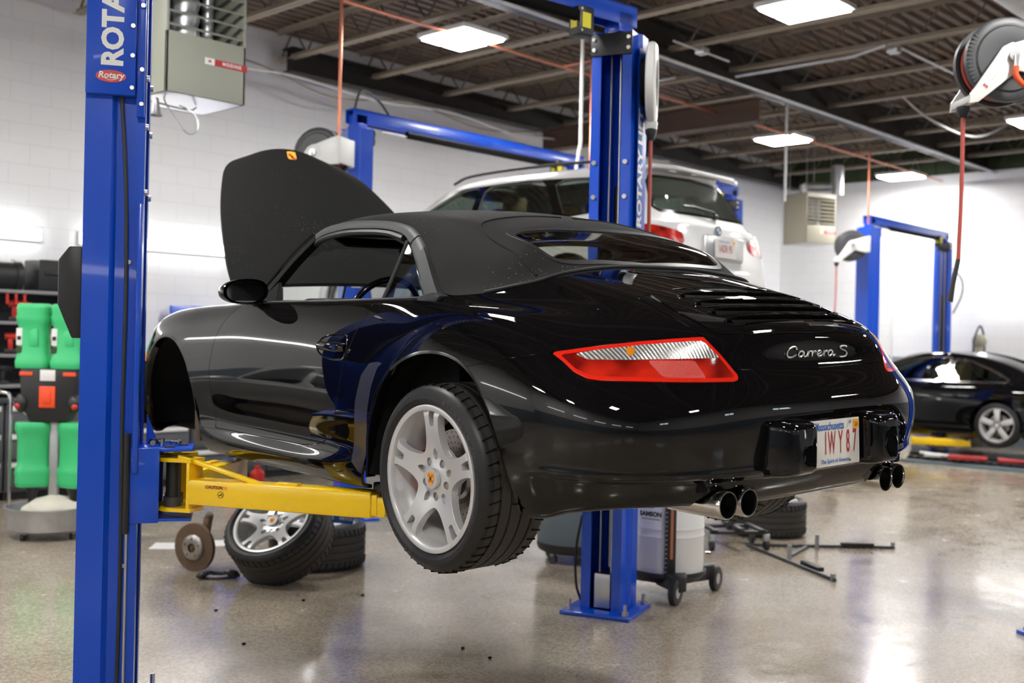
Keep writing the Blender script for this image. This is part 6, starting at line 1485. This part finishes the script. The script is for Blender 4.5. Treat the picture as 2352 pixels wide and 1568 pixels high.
# oil drainer
pd = cw((1549-1176-6)/2530*6.98, 6.98); t = empty('oil_drainer', pd, 'white oil drain drum with black gauge strip on a three-wheeled base', 'oil drainer', rz=FACE)
mb = MB(); mb.lathe([(0,.135),(.205,.135),(.225,.15),(.228,.16),(.228,.375),(.232,.385),(.228,.395),(.228,.425),(.232,.435),(.228,.445),(.228,.72),(.21,.75),(0,.77)], 48); mb.build('tank', t, 'white')
mb = MB().m('black_satin'); mb.box((-.015, -.232, .40), (.068, .014, .52), .004); mb.m('yellow_tag'); mb.m('copper'); mb.box((-.008, -.241, .46), (.016, .004, .40)); mb.m('white')
for k in range(16): mb.box((-.042, -.2405, .18+.028*k), (.010, .002, .003))
mb.build('level_gauge', t)
mb = MB(); mb.T = Matrix.Rotation(-.62, 4, 'Z') @ Matrix.Translation((0, -.2305, .545)) @ Matrix.Rotation(PI/2, 4, 'X'); mb.m('ink_red'); put_text(mb, 'S', Matrix.Translation((0, .06, 0)), .12, bold=.006, shear=.3); mb.m('ink_black'); put_text(mb, 'SAMSON', Matrix.Translation((0, -.02, 0)), .038, bold=.002); mb.m('grey'); mb.box((0, -.05, 0), (.13, .006, .001)); mb.build('brand_print', t)
mb = MB(); mb.lathe([(0,.10),(.20,.10),(.245,.14),(.245,.165),(.235,.165),(.225,.14),(0,.13)], 40)
for a in (-PI/2+.10, .35, PI-.45):
    mb.prism([(.10,-.10),(.32,-.045),(.345,0),(.32,.045),(.10,.10)], .10, Matrix.Translation((0, 0, .075)) @ Matrix.Rotation(a, 4, 'Z'), .012)
bs = mb.build('wheel_base', t, 'black_satin')
for a, dr in ((-PI/2+.02, .33), (.30, .345), (PI-.40, .345)):
    c = Vector((dr*math.cos(a), dr*math.sin(a), .078)); ax = Vector((math.cos(.9), math.sin(.9), 0)) if a < 0 else Vector((math.cos(.4), math.sin(.4), 0))
    ax = Vector((.85, -.5, 0)).normalized()
    mb = MB().m('black_satin'); Tw_ = Matrix.Translation(c) @ ax.to_track_quat('X', 'Z').to_matrix().to_4x4(); mb.T = Tw_
    mb.lathe([(.035,-.02),(.065,-.024),(.078,-.016),(.078,.016),(.065,.024),(.035,.02)], 32, (0, 0, 0), 'X', closed=True); mb.m('galv'); mb.lathe([(0,-.018),(.018,-.022),(.03,-.012),(.05,-.020),(.052,.018),(0,.02)], 24, (0, 0, 0), 'X'); mb.build('castor', bs)
mb = MB(); mb.tube([(-.24,.05,.20),(-.30,.0,.24),(-.26,-.08,.235),(-.235,-.05,.23)], .02, 8); mb.cyl((.24,.0,.25),(.275,.0,.25),.02,10); mb.build('drain_valve', t, 'chrome')
# wheeled dolly
pd = cw((1700-1176-8)/2530*8.65, 8.65); t = empty('wheel_dolly', pd, 'low black steel dolly on castors, left of the flat tyre', 'dolly', rz=FACE+.15)
mb = MB(); mb.box((0, -.14, .135), (.46, .05, .025), .004); mb.box((0, .16, .135), (.46, .05, .025), .004); mb.box((-.20, 0, .15), (.05, .36, .02), .004); mb.box((.18, 0, .15), (.05, .36, .02), .004); mb.box((0, 0, .165), (.05, .40, .02), .004); mb.cyl((-.05, 0, .15), (.02, 0, .22), .02, 8); mb.build('frame', t, 'black_satin')
for (x, y) in ((-.22, -.15), (.22, -.15), (-.22, .16), (.22, .16)):
    mb = MB().m('black_satin'); mb.cyl((x-.014, y, .04), (x+.014, y, .04), .04, 16); mb.m('galv'); mb.box((x, y, .095), (.045, .045, .06), .006); mb.build('castor', t)
# steel support frame on the floor
def fp(u, v, h=0.):
    b = ((v-784)-.022*(u-1176))/2530; Z = (EYE-h)/b; return cw(((u-1176)+.022*(v-784))/2530*Z, Z, h)
t = empty('support_frame', fp(1815, 1268), 'flat grey steel A-shaped frame with upright stubs lying on the floor', 'steel frame', rz=0)
O = Vector(t.location)
def bar(mb, a, b, w=.022, h=.022, z=.012):
    a, b = a-O, b-O; d = b-a; mb.box(((a.x+b.x)/2, (a.y+b.y)/2, z), (d.length, w, h), .002, R=(0, 0, math.atan2(d.y, d.x)))
P1, P2, P3 = fp(1716, 1254), fp(1918, 1336), fp(2054, 1260)
mb = MB(); bar(mb, P1, P2); bar(mb, P1, P3); bar(mb, fp(1814, 1280), fp(1852, 1259), .03); bar(mb, fp(1735, 1254), fp(1830, 1257), .03); mb.build('base_bars', t, 'darkgrey')
for (u, v, hh, rr) in ((1813, 1284, .105, .016), (1876, 1261, .115, .016), (1913, 1334, .05, .017), (2050, 1258, .045, .017)):
    mb = MB(); q = fp(u, v)-O; mb.cyl((q.x, q.y, 0.0), (q.x, q.y, hh), rr, 12); mb.build('upright_stub', t, 'grey')
for a, b in (((1845, 1300), (1885, 1317)), ((1932, 1258), (2005, 1259))):
    mb = MB(); bar(mb, fp(*a), fp(*b), .05, .03, .028); mb.build('rubber_pad', t, 'rubber')
# oil bottle
pb = cw((316-1176-10)/2530*8.35, 8.35); t = empty('oil_bottle', pb, 'black oil canister on the floor right behind the near post', 'bottle', rz=FACE+.35)
mb = MB(); mb.prism([(-.09,0),(.055,0),(.07,.02),(.075,.10),(.055,.115),(.055,.21),(.075,.225),(.07,.29),(.05,.315),(-.06,.315),(-.09,.28)], .09, Matrix.Translation((0, .045, 0)) @ Matrix.Rotation(PI/2, 4, 'X'), .010); mb.build('body', t, 'black_satin')
mb = MB().m('black_satin'); mb.tube([(.062, 0, .10), (.085, 0, .13), (.085, 0, .20), (.062, 0, .235)], .010, 8); mb.cyl((-.04, 0, .31), (-.04, 0, .345), .022, 16); mb.build('handle', t)
mb = MB().m('paper'); mb.box((-.012, -.046, .06), (.085, .002, .07)); mb.m('ink_blue'); mb.box((-.012, -.0475, .19), (.06, .002, .035)); mb.m('ink_red'); mb.box((-.012, -.0475, .165), (.06, .002, .02)); mb.m('white'); mb.box((-.02, -.046, .275), (.07, .002, .025)); mb.build('label_print', t)
# oil drip station
ps = cw((132-1176-10)/2530*8.45, 8.45); t = empty('oil_drip_station', ps, 'round grey drip tub on castors with upright pole and black head', 'oil station', rz=FACE)
mb = MB(); mb.lathe([(0,.06),(.28,.06),(.30,.075),(.315,.225),(.325,.225),(.325,.24),(.305,.24),(.285,.09),(0,.09)], 48); mb.build('tub', t, 'galv')
for k in range(4):
    a = PI/4+PI/2*k+.35; mb = MB().m('black_satin'); c = (.24*math.cos(a), .24*math.sin(a)); mb.cyl((c[0]-.012, c[1], .028), (c[0]+.012, c[1], .028), .028, 14); mb.m('galv'); mb.box((c[0], c[1], .05), (.034, .034, .02), .004); mb.build('castor', t)
mb = MB(); mb.box((.03, 0, .50), (.07, .05, .86), .01); mb.build('pole', t, 'galv')
mb = MB(); mb.prism([(-.14,.88),(.14,.88),(.20,1.02),(.215,1.20),(.215,1.285),(-.215,1.285),(-.215,1.20),(-.20,1.02)], .16, Matrix.Translation((.0, .08, 0)) @ Matrix.Rotation(PI/2, 4, 'X'), .012); hd = mb.build('head', t, 'black_satin')
mb = MB(); mb.box((0, -.085, 1.07), (.125, .015, .165), .018, seg=3); mb.box((0, -.094, 1.07), (.06, .012, .10), .012); mb.build('red_socket', hd, 'orange_red')
for s in (-1, 1): mb = MB(); mb.box((s*.165, -.083, 1.245), (.10, .01, .030), .004); mb.build('red_grip', hd, 'orange_red')
mb = MB(); mb.box((0, -.083, 1.235), (.115, .006, .085), .002); mb.build('notice_label', hd, 'paper')
for s in (-1, 1):
    mb = MB().m('black_satin'); mb.sph((s*.20, -.06, 1.02), .055, (1, 1, 1.3)); mb.m('red'); mb.sph((s*.215, -.10, 1.0), .024); mb.build('latch_knob', hd)
mb = MB(); mb.tube([(-.29, -.05, .22), (-.29, -.05, 1.05), (-.31, -.05, 1.09), (-.36, -.05, 1.10), (-.60, .05, 1.10)], .014, 10); mb.build('push_handle', t, 'chrome')
mb = MB(); mb.cyl((-.15, 0, .9), (-.32, -.03, 1.05), .01, 8); mb.build('tie_rod', t, 'chrome')
# crumpled cloth in the tub
b = bmesh.new(); bmesh.ops.create_icosphere(b, subdivisions=4, radius=1); r_ = random.Random(3)
for v in b.verts:
    n_ = .5+.5*math.sin(v.co.x*7+v.co.z*5)*math.cos(v.co.y*6-v.co.z*4); v.co = Vector((v.co.x*.235, v.co.y*.20, max(v.co.z, -.15)*(.12 if v.co.z > 0 else .05)))*(1+.10*n_)
me = bpy.data.meshes.new('crumpled_cloth'); b.to_mesh(me); b.free(); me.materials.append(M['cloth']); me.shade_smooth(); o = link('crumpled_cloth', me); o.location = ps+Vector((0, 0, .19))-fwd*.02+rgt*.05; tag(o, 'crumpled white cloth heaped in the round drip tub', 'cloth')
def jug(loc, label, flip=False, yaw=0.):
    t = empty('oil_jug', loc, label, 'jug', 'green oil jugs on the drip station', rz=yaw)
    if flip: t.rotation_euler = (PI, 0, yaw)
    mb = MB(); V = []; F = []; n = 24; secs = [(0,.125,.085),(.012,.13,.09),(.05,.133,.092),(.075,.126,.086),(.11,.118,.080),(.16,.112,.075),(.26,.112,.075),(.33,.112,.076),(.355,.125,.085),(.39,.13,.09),(.42,.122,.084),(.432,.128,.088),(.445,.122,.084),(.458,.128,.088),(.472,.122,.084),(.49,.118,.08),(.495,.10,.07)]
    for (z, a, b_) in secs:
        for k in range(n):
            th = 2*PI*k/n; c, d = math.cos(th), math.sin(th); V.append((a*math.copysign(abs(c)**.6, c), b_*math.copysign(abs(d)**.6, d), z))
    for i in range(len(secs)-1):
        for k in range(n): F.append((i*n+k, i*n+(k+1) % n, (i+1)*n+(k+1) % n, (i+1)*n+k))
    F.append(tuple(range(n))[::-1]); F.append(tuple((len(secs)-1)*n+k for k in range(n)))
    mb.raw(V, F); mb.build('body', t, 'green', ang=50)
    mb = MB(); mb.prism([(-.005,.17),(.055,.17),(.055,.29),(.035,.305),(-.02,.28)], .01, Matrix.Translation((.005, -.070, 0)) @ Matrix.Rotation(PI/2, 4, 'X'), .003); mb.build('grip_recess', t, 'deck_green' if False else 'green')
    mb = MB().m('paper'); mb.box((-.085, -.073, .24), (.045, .004, .13), .002); mb.m('ink_black'); mb.box((-.085, -.0755, .23), (.03, .001, .03)); mb.m('deck_green'); mb.box((-.085, -.073, .14), (.045, .003, .05)); mb.build('label_print', t)
    if flip:
        mb = MB(); mb.lathe([(.06,.47),(.045,.52),(.03,.56),(.028,.62),(0,.62)], 20, (0, 0, 0)); mb.build('funnel_cap', t, 'black_satin')
    return t
jug(ps+Vector((0, 0, 1.285))-rgt*.142-fwd*.0, 'green oil jug standing on the left of the black head', yaw=FACE)
jug(ps+Vector((0, 0, 1.285))+rgt*.125-fwd*.0, 'green oil jug standing right, half hidden by the blue post', yaw=FACE)
jug(ps+Vector((0, 0, .875))-rgt*.125-fwd*.02, 'green oil jug turned upside down below the head, left of the pole', True, yaw=FACE+.5)
jug(ps+Vector((0, 0, .875))+rgt*.19-fwd*.02, 'green oil jug turned upside down right of the pole', True, yaw=FACE-.5)
# ---- tool wall on the left
YC = 10.30
for k in range(6):
    x = 2.75+.95*k; t = empty('tool_cabinet', (x, YC, 0), ['grey drawer cabinet beneath the tool shelves, leftmost at the picture edge', 'grey drawer cabinet behind the drip station', 'grey drawer cabinet behind the near blue post', 'grey drawer cabinet under the blue tool chest', 'grey drawer cabinet seen beneath the convertible', 'grey drawer cabinet farthest along the left wall'][k], 'cabinet', 'drawer cabinets along the left wall')
    mb = MB(); mb.box((0, .28, .49), (.93, .55, .82), .006); mb.build('body', t, 'drawer'); mb = MB(); mb.box((0, .30, .04), (.93, .5, .08)); mb.build('plinth', t, 'black_satin')
    for j, (z0, h) in enumerate(((.12, .24), (.38, .24), (.64, .24))):
        mb = MB(); mb.box((0, -.004, z0+h/2), (.90, .02, h-.012), .004); dr = mb.build('drawer', t, 'drawer'); mb = MB(); mb.box((0, -.022, z0+h-.03), (.86, .02, .045), .006); mb.build('handle', dr, 'white')
mb = MB(); mb.box((5.1, YC+.27, .925), (5.75, .60, .045), .004); o = mb.build('worktop', mat='darkgrey'); tag(o, 'long dark worktop over the drawer cabinets on the left wall', 'worktop')
t = empty('tool_shelf', (3.95, YC+.1, .95), 'black open tool shelf unit on the worktop, full of power tools', 'shelf')
for z in (.10, .385, .69, .985):
    mb = MB(); mb.box((0, .22, z), (2.4, .42, .03), .004); mb.build('shelf_board', t, 'grey')
for x in (-1.2, 0, 1.2):
    mb = MB(); mb.box((x, .22, .52), (.03, .42, 1.0), .002); mb.build('side_panel', t, 'black_satin')
mb = MB(); mb.box((0, .43, .52), (2.4, .02, 1.0)); mb.build('back_panel', t, 'black_satin')
mb = MB(); mb.cyl((-.62, 0, 0), (.28, 0, 0), .145, 28); mb.cyl((.28, 0, 0), (.34, 0, 0), .155, 28); o = mb.build('storage_tube', mat='black_satin'); o.location = (3.95+.1, YC+.30, 2.085+.0); tag(o, 'big black cylindrical case lying on top of the shelf unit', 'case')
mb = MB(); mb.box((0, 0, .15), (.62, .34, .30), .02); mb.box((0, -.175, .17), (.5, .02, .04), .006); o = mb.build('tool_case', mat='black_satin'); o.location = (4.82, YC+.30, 1.953); tag(o, 'black boxy case on the right end of the shelf top', 'case')
def drill(x, z, label, red=True, rz=0.):
    t = empty('cordless_tool', (x, YC+.22, z), label, 'power tool', 'cordless tools on the shelves', rz=rz)
    mb = MB(); mb.cyl((0, -.08, .165), (0, .08, .165), .032, 14); mb.cyl((0, -.12, .165), (0, -.08, .165), .018, 12); mb.box((0, .03, .10), (.036, .045, .12), .012); mb.build('body', t, 'red' if red else 'black_satin')
    mb = MB(); mb.box((0, .03, .022), (.075, .11, .044), .010); mb.build('battery', t, 'black_satin')
for (x, z, lb, rd, rz) in [(3.97, 1.352, 'black cordless tool at the left on the upper tool shelf', 0, .4), (4.33, 1.352, 'red cordless drill on the upper tool shelf left of the green jug', 1, 1.2),
                           (4.02, 1.655-.6, 'red cordless tool low on the lowest shelf, left', 1, .8), (4.25, 1.055, 'dark cordless tool on the lowest shelf, beside the jug', 0, 2.), (4.36, 1.655, 'red cordless tool on the second shelf from the top', 1, 1.3), (4.10, 1.655, 'black cordless tool on the second shelf from the top', 0, .2), (4.62, 1.352, 'red cordless drill on the upper shelf behind the jug', 1, .3)]:
    drill(x, z, lb, rd, rz)
for i, x in enumerate((4.02, 4.12, 4.22, 4.30, 4.38)):
    mb = MB().m('steel'); mb.cyl((0, 0, 0), (0, 0, -.10), .006, 8); mb.m('red'); mb.cyl((0, 0, -.10), (0, 0, -.0), .012, 8); o = mb.build('hanging_tool'); o.location = (x, YC+.12, 1.915); tag(o, 'small red-handled hand tool hanging under the top shelf', 'hand tool', 'hand tools hanging under the top shelf')
t = empty('tool_chest', (6.55, YC+.25, .95), 'blue tool chest with open lid behind the front wing of the convertible', 'tool chest')
mb = MB(); mb.box((0, 0, .22), (.95, .45, .44), .01); mb.build('body', t, 'blue'); mb = MB(); mb.box((0, .20, .69), (.95, .03, .48), .01, R=(-.12, 0, 0)); mb.build('lid', t, 'blue')
# small bottles under the car in the far background
for (x, y, m_, lb) in ((6.15, 9.6, 'red', 'small red canister on the floor far under the convertible'), (6.4, 9.55, 'red', 'second red canister on the floor beside the first'), (5.9, 9.7, 'ink_blue', 'small blue canister on the floor left of the red ones')):
    mb = MB(); mb.lathe([(0,0),(.07,0),(.075,.02),(.075,.18),(.03,.22),(.03,.25),(0,.25)], 16); o = mb.build('canister', mat=m_); o.location = (x, y, 0); tag(o, lb, 'canister')
# ---- floor track with trolley jack parts
t = empty('floor_track', (15.35, 6.0, 0), 'long black slotted steel track set along the floor at right', 'floor track')
mb = MB(); mb.box((0, 0, .02), (.62, 7.5, .04)); mb.build('base', t, 'greybin'); mb = MB()
mb.box((.05, 0, .055), (.36, 7.4, .03)); 
for k in range(60): mb.box((-.14, -3.6+.122*k, .075), (.05, .05, .03))
mb.box((.22, 0, .08), (.04, 7.4, .06)); mb.build('slotted_rail', t, 'black_satin')
for i, (x, y, m_, lb, d) in enumerate([(15.2, 5.75, 'ink_red', 'red tool lying on the dark floor track', (.12, .5, .06)), (15.25, 6.25, 'paper', 'white rag lying on the dark floor track', (.14, .22, .05)), (15.3, 5.2, 'ink_red', 'red-handled tool farther right on the floor track', (.06, .35, .05))]):
    mb = MB(); mb.box((0, 0, d[2]/2), d, .015, R=(0, 0, .3)); mb.cyl((0, -.25, .03), (.05, .2, .04), .02, 8); o = mb.build('loose_tool', mat=m_); o.location = (x, y, .09); tag(o, lb, 'tool' if 'rag' not in lb else 'cloth')
